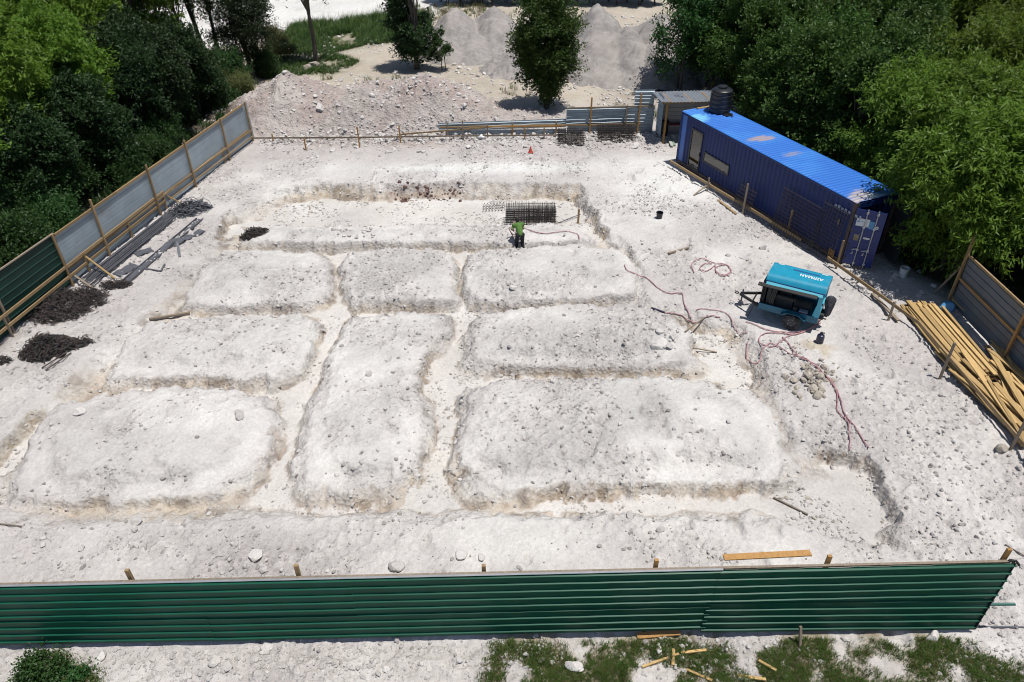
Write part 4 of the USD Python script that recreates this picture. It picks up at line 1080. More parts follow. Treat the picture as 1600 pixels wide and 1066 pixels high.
# bonnet: rounded section extruded along x
sec = [(-0.02, zt_ - 0.02), (-0.02, zt_ + 0.10), (0.05, zt_ + 0.22), (0.16, zh - 0.03), (0.30, zh), (KW - 0.30, zh), (KW - 0.16, zh - 0.03), (KW - 0.03, zt_ + 0.2), (KW + 0.02, zt_ + 0.08), (KW + 0.02, zt_ - 0.02)]
hood = trimesh.creation.extrude_polygon(Polygon(sec), KL + 0.02 - 0.08, engine="earcut")
hv = hood.vertices
hood = trimesh.Trimesh(np.stack([hv[:, 2] + 0.08, hv[:, 0], hv[:, 1]], 1), hood.faces, process=False)
hp = kt.part("bonnet", hood, "teal", smooth=28)
kt.part("bonnet_trim", MB().box(0.08, KL + 0.021, -0.035, -0.02, zt_ + 0.02, zt_ + 0.10), "decal_navy", parent=hp)
kt.part("roof_slot", MB().box(KL * 0.38, KL * 0.82, KW * 0.60, KW * 0.68, zh + 0.001, zh + 0.004), "decal_navy", parent=hp)
for x in (0.25, KL - 0.35):
    kt.part("roof_catch", MB().box(x, x + 0.22, KW - 0.30, KW - 0.26, zh + 0.001, zh + 0.012), "white_paint", parent=hp)
txt = meshkit.text_mesh("AIRMAN", 0.17, 0.004, bold=True)
tw = txt.bounds[1, 0] - txt.bounds[0, 0]
tv = txt.vertices * [0.82 / tw, 1, 1]
tv = np.stack([KL - 0.22 - tv[:, 0], KW * 0.50 - tv[:, 1], zh + 0.002 + tv[:, 2]], 1)
kt.part("lettering", trimesh.Trimesh(tv, txt.faces, process=False), "white_paint", parent=hp)
kt.part("side_door", MB().bar((0.12, -0.05, zt_ + 0.02), (KL - 0.04, -0.05, zt_ + 0.02), 0.16, 0.03, (0, 0.75, 0.65)), "teal_light")
kt.part("open_hatch", MB().bar((-0.14, -0.16, zt_ - 0.06), (KL - 0.2, -0.16, zt_ - 0.04), 0.16, 0.04, (0, 1, 0.35)), "black")
# engine bay
eng = MB()
eng.box(0.20, 0.34, 0.16, KW - 0.16, zb_ + 0.1, zt_ - 0.08).box(0.5, 1.15, 0.35, 0.9, zb_ + 0.08, zb_ + 0.58).box(0.6, 1.05, 0.42, 0.80, zb_ + 0.58, zb_ + 0.72)
eng.tube([(1.2, 0.55, zb_ + 0.35), (KL - 0.35, 0.55, zb_ + 0.35)], 0.20, 14).tube([(0.55, 0.25, zb_ + 0.62), (1.25, 0.25, zb_ + 0.62)], 0.085, 12)
eng.tube([(0.36, 0.2, zb_ + 0.5), (0.5, 0.22, zb_ + 0.62), (0.55, 0.25, zb_ + 0.62)], 0.05, 8).tube([(1.3, 0.15, zb_ + 0.12), (1.3, 0.15, zb_ + 0.40)], 0.075, 12)
kt.part("engine", eng, "engine")
kt.part("radiator", MB().box(0.06, 0.14, 0.10, KW - 0.08, zb_ + 0.1, zt_ - 0.05), "black")
for x in np.linspace(0.40, 0.52, 3):
    kt.part("cooling_hose", MB().tube([(x, 0.12, zb_ + 0.1), (x - 0.04, 0.09, zb_ + 0.4), (x + 0.03, 0.14, zt_ - 0.1)], 0.03, 8), "frame_dark", smooth=40)
kt.part("battery", MB().box(KL - 0.72, KL - 0.42, 0.08, 0.26, zb_ + 0.10, zb_ + 0.28), "crate_red")
kt.part("battery_lid", MB().box(KL - 0.725, KL - 0.415, 0.075, 0.265, zb_ + 0.28, zb_ + 0.31), "faded_white")
kt.part("valve_block", MB().box(KL + 0.0, KL + 0.14, 0.3, 0.8, zb_ + 0.05, zb_ + 0.25).tube([(KL + 0.1, 0.35, zb_ + 0.1), (KL + 0.25, 0.35, zb_ + 0.1)], 0.03, 8).tube([(KL + 0.1, 0.55, zb_ + 0.1), (KL + 0.25, 0.55, zb_ + 0.1)], 0.03, 8), "engine")
for y, sgn in ((-0.10, -1), (KW + 0.10, 1)):
    cx_, r = KL * 0.60, 0.315
    w = kt.part("wheel", MB().put(trimesh.Trimesh(*(lambda m: (np.stack([m.vertices[:, 0] + cx_, m.vertices[:, 2] + y, m.vertices[:, 1] + r - 0.01], 1), m.faces[:, ::-1]))(trimesh.creation.revolve([(0.19, -0.08), (r - 0.05, -0.09), (r, -0.06), (r, 0.06), (r - 0.05, 0.09), (0.19, 0.08), (0.19, -0.08)], sections=36)), process=False)), "rubber", smooth=35)
    rimm = trimesh.creation.revolve([(0, -0.05), (0.07, -0.055), (0.10, -0.03), (0.16, -0.03), (0.195, -0.07), (0.195, 0.07), (0, 0.05)], sections=30)
    s_ = 1 if sgn < 0 else -1
    kt.part("rim", trimesh.Trimesh(np.stack([rimm.vertices[:, 0] + cx_, s_ * rimm.vertices[:, 2] + y, rimm.vertices[:, 1] + r - 0.01], 1), rimm.faces[:, ::-1] if s_ > 0 else rimm.faces, process=False), "rim", parent=w, smooth=30)
    for a in np.linspace(0, 2 * np.pi, 6)[:-1]:
        kt.part("wheel_bolt", MB().box(cx_ + 0.115 * math.cos(a) - 0.013, cx_ + 0.115 * math.cos(a) + 0.013, y + sgn * 0.03 - 0.012, y + sgn * 0.03 + 0.012, r + 0.115 * math.sin(a) - 0.023, r + 0.115 * math.sin(a) + 0.003), "galv", parent=w)
    kt.part("mudguard", MB().bar((cx_ - 0.44, y, zb_ + 0.10), (cx_ - 0.22, y, zb_ + 0.24), 0.2, 0.02, (0, 1, 0)).bar((cx_ - 0.22, y, zb_ + 0.24), (cx_ + 0.22, y, zb_ + 0.24), 0.2, 0.02, (0, 1, 0)).bar((cx_ + 0.22, y, zb_ + 0.24), (cx_ + 0.46, y, zb_ + 0.08), 0.2, 0.02, (0, 1, 0)), "teal_dark")
kt.part("axle", MB().tube([(KL * 0.6, -0.1, 0.3), (KL * 0.6, KW + 0.1, 0.3)], 0.035, 8), "black")
kt.part("tow_bar", MB().bar((0.02, 0.10, zb_ + 0.06), (-0.86, KW * 0.5 - 0.04, zb_ + 0.06), 0.07, 0.09).bar((0.02, KW - 0.10, zb_ + 0.06), (-0.86, KW * 0.5 + 0.04, zb_ + 0.06), 0.07, 0.09).bar((-0.30, 0.26, zb_ + 0.04), (-0.30, KW - 0.26, zb_ + 0.04), 0.05, 0.05), "black")
tor = trimesh.creation.torus(0.065, 0.02, major_sections=20, minor_sections=8); tor.apply_translation([-1.0, KW * 0.5, zb_ + 0.06])
kt.part("tow_eye", tor, "black", smooth=40)
kt.part("jockey_wheel", MB().tube([(-0.78, KW * 0.5, 0.1), (-0.78, KW * 0.5, zb_ + 0.28)], 0.03, 8).tube([(-0.78, KW * 0.5 - 0.05, 0.1), (-0.78, KW * 0.5 + 0.05, 0.1)], 0.1, 14), "steel_dark", smooth=40)
kt.part("prop_stand", MB().bar((-0.18, 0.12, zb_ + 0.02), (-0.32, 0.02, 0.0), 0.04, 0.04), "steel_dark")
jk = rock(12, 0.3, 1.35, 3)
jk.vertices = jk.vertices * [0.75, 1.0, 1.15]
single("jacket", "dark grey jacket hanging on the rear end of the compressor", "jacket", trimesh.Trimesh(rz(jk.vertices + [KL + 0.22, 0.62, 1.0], kt.rot) + kt.base, jk.faces), "jacket", smooth=60)

# ------------------------------------------------------------------ hoses
def hose(name, label, pix, r=0.019, mat="hose", lifts=None, n=90, close=False):
    pts = []
    for i, (px, py) in enumerate(pix):
        p = on(px, py)
        pts.append(p)
    pts = np.array(pts)
    s = spline(pts[:, :3], n)
    z = np.array([zg(a, b) for a, b in s[:, :2]])
    z = np.maximum(ndimage.maximum_filter1d(z, 3), z) + r + 0.012
    z = ndimage.gaussian_filter1d(z, 1.0) + 0.01
    s[:, 2] = z
    if lifts:
        t = np.linspace(0, 1, n)
        s[:, 2] += np.interp(t, [x[0] for x in lifts], [x[1] for x in lifts])
    single(name, label, "air hose", MB().tube(s, r, 7), mat, smooth=40)


Rn = k0 + kd * (KL + 0.2); rear = Rn
hose("air_hose", "dusty red air hose running from the trenches towards the compressor", [(905, 377), (898, 366), (878, 363), (855, 366), (830, 362), (812, 357)], n=60)
hose("air_hose", "long faded red hose snaking across the ground right of the far trench", [(976, 415), (990, 428), (1003, 435), (1018, 442), (1034, 455), (1050, 460), (1062, 460), (1068, 472), (1074, 486), (1080, 500)], n=80)
hose("air_hose", "short red hose joined to the black handle on the right mound", [(1036, 490), (1052, 491), (1065, 494), (1075, 502), (1085, 506), (1098, 500), (1106, 496), (1125, 497)], n=60)
hose("air_hose", "thin red hose between the rubble and the compressor tow bar", [(1088, 487), (1102, 484), (1115, 486), (1130, 489), (1140, 496), (1168, 521)], r=0.016, n=50)
hose("air_hose", "coiled grey red hose lying behind the compressor", [(1084, 428), (1080, 420), (1084, 410), (1100, 406), (1115, 412), (1128, 413), (1138, 418), (1141, 427), (1130, 431), (1119, 426), (1120, 419), (1134, 415), (1142, 424), (1136, 432), (1124, 430), (1117, 416), (1106, 424), (1096, 424), (1098, 416), (1112, 414)], n=140)
hose("air_hose", "bright red hose looping in front of the compressor wheel", [(1282, 506), (1270, 512), (1258, 518), (1240, 524), (1215, 522), (1195, 522), (1186, 530), (1190, 540), (1205, 543), (1218, 535), (1232, 527), (1250, 522), (1268, 514), (1280, 500)], n=120)
hose("air_hose", "red hose trailing from the compressor down into the right trench", [(1168, 536), (1166, 552), (1172, 566), (1182, 570), (1188, 562), (1190, 550), (1194, 544), (1205, 538), (1215, 543), (1230, 552), (1246, 558), (1262, 564), (1274, 574), (1284, 585), (1292, 592), (1302, 605), (1308, 630), (1312, 648), (1320, 656), (1326, 668), (1328, 690), (1327, 706)], n=150)
hose("air_hose", "second red hose running beside the first to the pit edge", [(1222, 528), (1232, 538), (1242, 553), (1256, 563), (1272, 571), (1280, 582), (1294, 592), (1304, 606), (1313, 626), (1318, 645), (1330, 662), (1345, 684), (1356, 704)], n=110)
hose("air_hose", "red hose crossing below the compressor chassis", [(1165, 504), (1178, 508), (1196, 516), (1216, 520), (1240, 521), (1255, 518)], n=50)
hose("air_hose", "red hose hanging from the compressor outlet to the ground", [(1292, 492), (1286, 500), (1276, 508), (1264, 516), (1250, 521)], n=40, lifts=[(0, 0.45), (0.4, 0.12), (1, 0)])

# ------------------------------------------------------------------ small tools and containers
p = on(1280, 535)
jt = Thing("jerrycan", "dark blue plastic jug standing on white dust beside the red hoses", "jug", p, 0.4)
jt.part("body", MB().lathe([(0, 0), (0.125, 0), (0.14, 0.02), (0.14, 0.26), (0.12, 0.33), (0.06, 0.37), (0.05, 0.40), (0, 0.40)], 18), "jug", smooth=40)
jt.part("cap", MB().lathe([(0, 0.40), (0.06, 0.40), (0.06, 0.44), (0, 0.445)], 14), "black")
jt.part("handle", MB().tube([(0.07, 0, 0.36), (0.13, 0, 0.40), (0.15, 0, 0.33)], 0.014, 6), "jug", smooth=40)
p = on(1030, 341)
bt_ = Thing("bucket", "small black bucket standing alone between the container and far trench", "bucket", p)
bt_.part("body", MB().lathe([(0, 0.0), (0.13, 0), (0.165, 0.29), (0.175, 0.29), (0.175, 0.30), (0.15, 0.30), (0.12, 0.02), (0, 0.02)], 18), "black_plastic", smooth=40)
bt_.part("handle", MB().tube([(-0.17, 0, 0.28), (-0.16, 0.1, 0.30), (0, 0.19, 0.31), (0.16, 0.1, 0.30), (0.17, 0, 0.28)], 0.006, 5), "steel_dark")
p = on(829, 238)
single("safety_cone", "small red cone among the rubble near the back board", "cone", MB().lathe([(0, 0), (0.17, 0), (0.17, 0.03), (0.11, 0.03), (0.03, 0.34), (0, 0.34)], 16, p), "red_plastic", smooth=30)
p = on(753, 218)
b_ = rock(31, 0.3, 0.75, 3); b_.apply_translation(p + [0, 0, 0.15])
single("white_sack", "white sack lying against the back profile board", "sack", b_, "bag_white", smooth=60)
p = on(925, 207)
single("blue_bag", "small blue bag beside the stacked rebar cages at the back", "bag", trimesh.Trimesh(rock(33, 0.32, 1.0, 2).vertices + p + [0, 0, .25], rock(33, .32, 1., 2).faces), "decal_blue", smooth=60)
p = on(1475, 486)
b_ = rock(35, 0.34, 0.8, 3); b_.apply_translation(p + [0, 0, 0.2])
single("blue_bag", "shiny light blue bag beside the grey fence and lumber", "bag", b_, "blue_bag", smooth=50)
P = np.array([[on(1456, 492), on(1482, 490)], [on(1466, 512), on(1500, 508)], [on(1478, 530), on(1512, 526)]])
sh = MB().grid(P + UP * 0.12); sh.add(sh.v[0] - UP * 0.02, sh.f[0][:, ::-1])
single("grey_sheet_panel", "blue grey sheet lying between the lumber and the blue bag", "sheet", sh, "tarp")
p = on(1410, 432)
single("white_bucket", "pale bucket in the shade right of the container doors", "bucket", MB().lathe([(0, 0), (0.15, 0), (0.19, 0.4), (0.2, 0.4), (0.2, 0.42), (0.17, 0.42), (0.14, 0.03), (0, 0.03)], 20, p), "bucket_white", smooth=40)

# sticks and scraps on the ground
for i, (a, b, w, m, lab, nm, cat) in enumerate((
        ((234, 501), (297, 491), 0.10, "wood_grey", "long dark timber lying at the edge of the left middle mound", "timber", "timber"),
        ((1208, 779), (1262, 806), 0.05, "dry_stick", "thin dark stick on the ground left of the lower right pit", "stick", "stick"),
        ((1083, 545), (1120, 552), 0.05, "wood_grey", "short grey stick beside the right mound and trench", "stick", "stick"),
        ((1018, 484), (1038, 491), 0.10, "jug", "dark curved handle lying on top of the right mound", "black_tool", "tool"),
        ((1044, 398), (1076, 389), 0.09, "wood_grey", "broken brown branch right of the far trench", "branch", "branch"),
        ((905, 328), (905, 350), 0.10, "wood", "", "", ""),
        ((0, 820), (34, 824), 0.035, "dry_stick", "thin dark rod at the left edge of the front strip", "rod", "rod"),
        ((1070, 520), (1100, 498), 0.05, "wood_grey", "grey tool lying across the red hose ends", "tool", "tool"),
        ((1570, 852), (1600, 870), 0.03, "dry_stick", "thin twig at the right edge near the fence end post", "twig", "twig"))):
    if not lab:
        q0 = on(903, 349)
        t = Thing("marker_stake", "single dark wooden stake standing in the far trench", "stake", q0)
        t.part("stake", MB().bar((0, 0, -0.2), (0.02, 0, 0.75), 0.10, 0.06, (1, 0, 0)), "wood")
        t.part("stake_point", MB().bar((0.02, 0, 0.75), (0.02, 0, 0.78), 0.07, 0.04, (1, 0, 0)), "wood_grey")
        continue
    single(nm, lab, cat, MB().bar(on(*a, w * 0.5 + 0.02), on(*b, w * 0.5 + 0.02), w, w * 0.7), m)
for (a, b, w, lab) in (((995, 996), (1062, 990), 0.16, "orange plank end sticking out below the green fence"), ((1003, 1044), (1060, 1024), 0.05, "thin yellow offcut lying flat on a white patch in the grass"),
                       ((1052, 1016), (1051, 1042), 0.07, "short upright yellow offcut in the grass left of others"), ((1064, 1022), (1103, 1018), 0.06, "yellow offcut with a pale end in the grass"),
                       ((1072, 1048), (1112, 1066), 0.06, "yellow offcut at the bottom edge of the picture"), ((1185, 1034), (1212, 1050), 0.06, "yellow offcut lying in dry grass right of centre"),
                       ((1152, 1058), (1196, 1064), 0.07, "long yellow offcut near the bottom edge of the grass")):
    single("wood_offcut", lab, "wood offcut", MB().bar(on(*a, 0.05), on(*b, 0.06), w, 0.04), "lumber" if w < 0.1 else "wood_orange")
single("grey_stake", "grey stake standing in the ground below the green fence", "stake", MB().bar(on(1250, 1012), on(1243, 1000) + UP * 0.55, 0.06, 0.05), "wood_grey")

# ------------------------------------------------------------------ rebar: bundle, tangles, cages
ra, rb = on(150, 434), on(258, 348)
rd = (rb - ra); rd[2] = 0; RL = np.linalg.norm(rd); rd /= RL
rn = np.array([rd[1], -rd[0], 0])
rt = Thing("rebar_bundle", "bundle of long dark steel bars lying along the left fence", "rebar", ra)
g = np.random.default_rng(3)
for i in range(46):
    o = g.uniform(-0.42, 0.42); lay = g.integers(0, 3); s0 = g.uniform(-0.9, 0.3); e0 = RL + g.uniform(-0.3, 0.9); tw_ = g.uniform(-0.05, 0.05)
    a = rd * s0 + rn * o + UP * (0.04 + lay * 0.05); b = rd * e0 + rn * (o * 0.8 + tw_) + UP * (0.06 + lay * 0.05)
    rt.part("bar", MB().bar(a, b, 0.028, 0.028), "steel_dark")
# long dark strip and flat dark panels lying on the white ground
fa_, fb_ = on(196, 440), on(313, 344)
for i, (a, b, w, lab) in enumerate((((196, 443), (313, 344), 0.34, "long dark strip with raised edges lying on white ground beside the rebar"), ((182, 431), (213, 415), 0.55, "flat dark panel lying between the rebar and the long strip"), ((212, 399), (238, 391), 0.5, "smaller flat dark panel nearer the far end of the rebar"), ((272, 386), (317, 361), 0.42, "flat dark panel right of the long strip"))):
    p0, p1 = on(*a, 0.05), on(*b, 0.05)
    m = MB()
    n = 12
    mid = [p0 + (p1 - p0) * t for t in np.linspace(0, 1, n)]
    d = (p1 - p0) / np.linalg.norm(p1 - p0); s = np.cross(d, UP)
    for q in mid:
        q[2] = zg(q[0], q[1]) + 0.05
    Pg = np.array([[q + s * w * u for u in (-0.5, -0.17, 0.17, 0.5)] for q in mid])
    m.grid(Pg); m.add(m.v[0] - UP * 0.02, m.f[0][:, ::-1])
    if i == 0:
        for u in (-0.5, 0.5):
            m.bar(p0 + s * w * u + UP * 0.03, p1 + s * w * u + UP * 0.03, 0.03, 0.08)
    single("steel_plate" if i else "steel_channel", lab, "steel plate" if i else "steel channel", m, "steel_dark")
single("steel_angle", "dark angle iron lying near the left trench edge", "angle iron", MB().bar(on(222, 420, .04), on(252, 425, .04), 0.06, 0.04).bar(on(252, 425, .05), on(258, 414, .05), 0.06, 0.04), "steel_dark")
single("planted_post", "short dark post stuck in the ground by the left trench edge", "post", MB().bar(on(281, 402), on(280, 388) + UP * 0.3, 0.1, 0.08), "steel_dark")


def tangle(name, label, c, rx, ry, h, n, seed, loop=(0.12, 0.32), thick=0.012, rot=0.0, mat="rebar"):
    g = np.random.default_rng(seed)
    m = MB()
    for i in range(n):
        a, r = g.uniform(0, 6.28), math.sqrt(g.uniform(0, 1))
        x, y = rx * r * math.cos(a), ry * r * math.sin(a)
        x, y = x * math.cos(rot) - y * math.sin(rot), x * math.sin(rot) + y * math.cos(rot)
        z = zg(c[0] + x, c[1] + y) + g.uniform(0.02, 1) ** 0.8 * h * (1.05 - r ** 1.5)
        L = g.uniform(*loop); nrm = g.normal(size=3); nrm /= np.linalg.norm(nrm)
        s = np.cross(nrm, [0.3, 0.5, 0.8]); s /= np.linalg.norm(s); u = np.cross(nrm, s)
        ph = np.linspace(0, g.uniform(2.5, 5.8), 7)
        pts = np.array([c[0] + x, c[1] + y, z]) + L * (np.cos(ph)[:, None] * s + g.uniform(0.4, 1) * np.sin(ph)[:, None] * u)
        pts[:, 2] = np.maximum(pts[:, 2], zg(c[0] + x, c[1] + y) + 0.01)
        m.tube(pts, thick, 4, caps=False)
    single(name, label, "wire tangle", m, mat)


tangle("wire_tangle", "wide loose tangle of dark wire beside the green part of the left fence", on(106, 478), 1.45, 1.15, 0.5, 800, 1, rot=0.5, thick=.0125)
tangle("wire_tangle", "dense round heap of black tie wire nearest the camera on the left", on(74, 546), 0.80, 0.70, 0.6, 760, 2, loop=(.1, .25), thick=.016)
tangle("wire_tangle", "flat tail of black wire beside the dense round heap", on(108, 540), 0.75, 0.30, 0.26, 300, 8, loop=(.1, .22), thick=.016, rot=.35)
tangle("wire_tangle", "grey heap of wire at the far end of the rebar bundle", on(297, 330), 1.0, 0.62, 0.5, 400, 3, thick=.017, rot=0.6, mat="steel_dark")
tangle("wire_tangle", "small dark wire heap at the near end of the long dark strip", on(183, 447), 0.62, 0.26, 0.22, 170, 4, loop=(.1, .2))
tangle("wire_tangle", "small knot of wire at the left edge of the picture", on(3, 564), 0.4, 0.2, 0.2, 60, 5, loop=(.1, .2))
tangle("wire_tangle", "dark crumpled wire mesh lying in the hollow left of the far trench", on(396, 364), 0.62, 0.34, 0.22, 300, 12, loop=(.08, .2), thick=.016)
for i, (a, b) in enumerate((((66, 577), (108, 550)), ((72, 580), (112, 553)))):
    single("rebar_rod", ["rebar rod lying against the dense black wire heap", "second rebar rod just outside the first by the wire heap"][i], "rebar rod", MB().tube([on(*a, .05), on(*b, .05)], 0.022, 6), "rust_frame")


def cage(name, label, base, ang, L, W, H, nst, nbar, group=None, stick=0.12, seed=0, lean=0.0):
    g = np.random.default_rng(seed)
    t = Thing(name, label, "rebar cage", base, ang, group)
    r = 0.013
    for i in range(nst):
        x = L * (i + 0.5) / nst + g.uniform(-.012, .012)
        dz, ty = g.uniform(-0.02, stick), lean * H
        m = MB().bar((x, 0, 0), (x + g.uniform(-.03, .03), ty, H + dz), r, r).bar((x, W, 0), (x + g.uniform(-.03, .03), W + ty, H + dz), r, r).bar((x, 0, 0.02), (x, W, 0.02), r, r).bar((x, ty, H - 0.02), (x, W + ty, H - 0.02), r, r)
        m.bar((x, W * 0.33, 0), (x, W * 0.33 + ty, H + g.uniform(-.02, stick)), r, r).bar((x, W * 0.66, 0), (x, W * 0.66 + ty, H + g.uniform(-.02, stick)), r, r)
        t.part("stirrup", m, "rebar")
    for j in range(nbar):
        z = H * (j + 0.3) / nbar
        m = MB()
        for y in np.linspace(0, W, 4):
            m.bar((-0.03, y + lean * z, z), (L + 0.03, y + lean * z, z + g.uniform(-.02, .02)), r * 1.3, r * 1.3)
        t.part("long_bars", m, "rebar")


c0 = on(791, 352); c1 = on(862, 352)
cage("rebar_cage", "black rebar cage stacked in the far trench by the worker", c0, 0.0, 2.45, 0.85, 0.80, 46, 8, seed=5)
c0 = on(872, 228); c1 = on(914, 227)
cage("rebar_cage", "left stack of rebar cages against the low back fence", c0, 0.0, 1.55, 0.8, 0.80, 24, 7, seed=6, stick=.08)
c0 = on(934, 222); c1 = on(995, 220)
cage("rebar_cage", "wider right stack of rebar cages against the low back fence", c0, 0.0, 2.25, 0.8, 0.82, 34, 7, seed=7, stick=.08)
zz0, zz1 = on(754, 332), on(789, 330)
zs = Thing("zigzag_stirrups", "zigzag wire stirrups lying left of the black rebar cage", "wire stirrups", zz0)
for row in range(3):
    o = np.array([0.0, 0.30 * row, 0.03])
    m = MB()
    pts = [zz0 + (zz1 - zz0) * t + o + [0, 0.16 * (i % 2), 0.12 * (i % 2)] for i, t in enumerate(np.linspace(0, 1, 15))]
    for a, b in zip(pts[:-1], pts[1:]):
        m.bar(a, b, 0.016, 0.016)
    zs.part("zigzag_wire", m, "rebar", world=True)
m = MB()
for i in range(7):
    p_ = on(742 + 8 * i + (i % 3) * 3, 344 + (i * 5) % 9, 0.05)
    m.bar(p_, p_ + [0.22, 0.12, 0.05], 0.014, 0.014).bar(p_ + [0.22, 0.12, 0.05], p_ + [0.30, -0.05, 0.02], 0.014, 0.014)
single("loose_stirrups", "loose bent wires scattered in front of the zigzag stirrups", "wire stirrups", m, "steel_dark")
m = MB()
lb = Thing("loose_bars", "few short bars lying right of the black rebar cage", "rebar rods", on(866, 352))
for i in range(6):
    p_ = on(866 + i * 5, 352 - i * 2, 0.05)
    lb.part("bar", MB().bar(p_, p_ + [0.55, 0.25, 0.08], 0.02, 0.02), "steel_dark", world=True)

# ------------------------------------------------------------------ lumber pile: each plank a thing
g = np.random.default_rng(11)
def plank(x, y, z, L, w, t, ang, tilt, label, group):
    path = free("/World/plank")
    m = MB().bar((0, -L / 2, 0), (0, L / 2, 0), w, t, (1, 0, 0)).mesh()
    gm_ = usdkit.mesh(stage, path, m, LK["lumber"])
    gm_.AddTranslateOp().Set(Gf.Vec3d(x, y, z)); gm_.AddRotateXYZOp().Set(Gf.Vec3f(math.degrees(tilt), float(g.normal(0, 1.5)), math.degrees(ang)))
    data(gm_.GetPrim(), label, "plank", group)


gA, gB = "planks in the far stack of the lumber pile", "planks in the near spread of the lumber pile"
lbA, lbB = "yellow plank in the straight far stack of the lumber pile", "yellow plank in the near crossed spread of the lumber pile"
pa, pb = G(1402, 480), G(1530, 640)
along = (pb - pa); along[2] = 0; along /= np.linalg.norm(along)
aang = math.atan2(along[1], along[0]) + math.pi / 2
acr = np.array([-along[1], along[0], 0])
if acr[0] < 0:
    acr = -acr
for lay in range(4):
    for i in range(7 - (lay > 1)):
        c = pa + along * (2.35 + g.uniform(-0.25, 0.35)) + acr * (0.16 + i * 0.205 + lay * 0.08 + g.uniform(-.03, .03))
        plank(c[0], c[1], 0.10 + lay * 0.062, 4.3 + g.uniform(-.3, .3), g.choice([0.10, 0.15, 0.19]), 0.05, aang + g.normal(0, 0.02), g.normal(0, 0.004), lbA, gA)
pc_ = G(1560, 585)
for i in range(55):
    lay = i // 11
    j = i % 11
    c = pa + along * (5.9 + g.uniform(-0.9, 1.3)) + acr * (0.25 + j * 0.27 + g.uniform(-.12, .12))
    plank(c[0], c[1], 0.10 + lay * 0.075 + g.uniform(0, .02), 3.4 + g.uniform(-.7, .9), g.choice([0.10, 0.15, 0.19]), 0.045, aang + g.normal(0.04, 0.15), g.normal(0, 0.02), lbB, gB)
for i in range(6):
    c = pa + along * (4.3 + g.uniform(-0.4, 0.8)) + acr * (2.0 + i * 0.16)
    plank(c[0], c[1], 0.15 + 0.05 * (i % 3), 3.2, 0.16, 0.05, aang + g.normal(0.03, 0.03), 0.01, "yellow plank leaning into the gap between lumber pile and grey fence", "planks beside the grey fence")
for i in range(2):
    c = on(1494 + 6 * i, 480 + 8 * i)
    plank(c[0], c[1], 0.25, 1.2, 0.08, 0.05, aang + 0.1, 0.02, "short dark plank at the foot of the grey fence", "short planks at the fence foot")

# ------------------------------------------------------------------ worker in the far trench
import manifold3d as m3


def ball(c, r, n=12):
    return m3.Manifold.sphere(r, n).translate([float(x) for x in c])


def limb(chain):
    out = []
    for (a, ra_), (b, rb_) in zip(chain[:-1], chain[1:]):
        out.append(m3.Manifold.batch_hull([ball(a, ra_), ball(b, rb_)]))
    return out


def body_of(chains, edge=0.03, it=6):
    parts_ = []
    for c in chains:
        parts_ += limb(c)
    m = m3.Manifold.batch_boolean(parts_, m3.OpType.Add).refine_to_length(edge)
    t = as_mesh(m); t = trimesh.Trimesh(t.vertices, t.faces, process=True)
    trimesh.smoothing.filter_taubin(t, iterations=it)
    return t


wf = G(812, 382)
wp_ = on2(wf[0], wf[1])
wk = Thing("person", "worker in green shirt and dark trousers standing in a trench by the rebar cage", "person", wp_, 0.25)
J = dict(hipL=(-0.10, -0.08, 0.84), hipR=(0.10, -0.08, 0.84), kneeL=(-0.13, 0.10, 0.46), kneeR=(0.14, 0.08, 0.46), ankL=(-0.14, -0.04, 0.09), ankR=(0.16, -0.06, 0.09), toeL=(-0.16, 0.13, 0.04), toeR=(0.19, 0.11, 0.04),
         pel=(0, -0.06, 0.90), waist=(0, 0.04, 1.02), chest=(0, 0.22, 1.15), neck=(0, 0.36, 1.22), shL=(-0.19, 0.27, 1.20), shR=(0.19, 0.27, 1.20), elL=(-0.27, 0.36, 0.93), elR=(0.27, 0.34, 0.92), wrL=(-0.15, 0.52, 0.80), wrR=(0.14, 0.51, 0.78))
HS = np.array([0, 0.20, -0.27])                                  # how far the bend moves the head
chains = [[(J["hipL"], .095), (J["kneeL"], .062), (J["ankL"], .045), (J["toeL"], .04)], [(J["hipR"], .095), (J["kneeR"], .062), (J["ankR"], .045), (J["toeR"], .04)],
          [(J["pel"], .13), (J["waist"], .125), (J["chest"], .145), (J["neck"], .055), (HS + (0, 0.20, 1.55), .055)], [(J["hipL"], .11), (J["pel"], .12), (J["hipR"], .11)],
          [(J["shL"], .07), (J["chest"], .12), (J["shR"], .07)], [(J["shL"], .06), (J["elL"], .045), (J["wrL"], .032)], [(J["shR"], .06), (J["elR"], .045), (J["wrR"], .032)],
          [(HS + (0, 0.21, 1.58), .085), (HS + (0, 0.235, 1.66), .095)], [(HS + (0, 0.30, 1.63), .022), (HS + (0, 0.325, 1.61), .018)], [(HS + (-0.095, 0.225, 1.63), .02), (HS + (-0.10, 0.22, 1.65), .02)], [(HS + (0.095, 0.225, 1.63), .02), (HS + (0.10, 0.22, 1.65), .02)]]
for s in (-1, 1):
    w_ = np.array(J["wrL"] if s < 0 else J["wrR"]); pm = w_ + [0.02 * -s, 0.07, -0.03]
    chains.append([(w_, .03), (pm, .036)])
    for i in range(4):
        b0_ = pm + [(-0.025 + 0.017 * i), 0.03, -0.005]
        chains.append([(b0_, .0105), (b0_ + [0, 0.035, -0.02], .0095), (b0_ + [0, 0.03, -0.055 - 0.004 * (1.5 - abs(i - 1.5))], .0085)])
    chains.append([(pm + [-s * 0.03, 0, 0.0], .012), (pm + [-s * 0.055, 0.03, -0.02], .010), (pm + [-s * 0.045, 0.055, -0.035], .009)])
wk.part("body", body_of(chains, 0.02, 4), "skin", smooth=True)
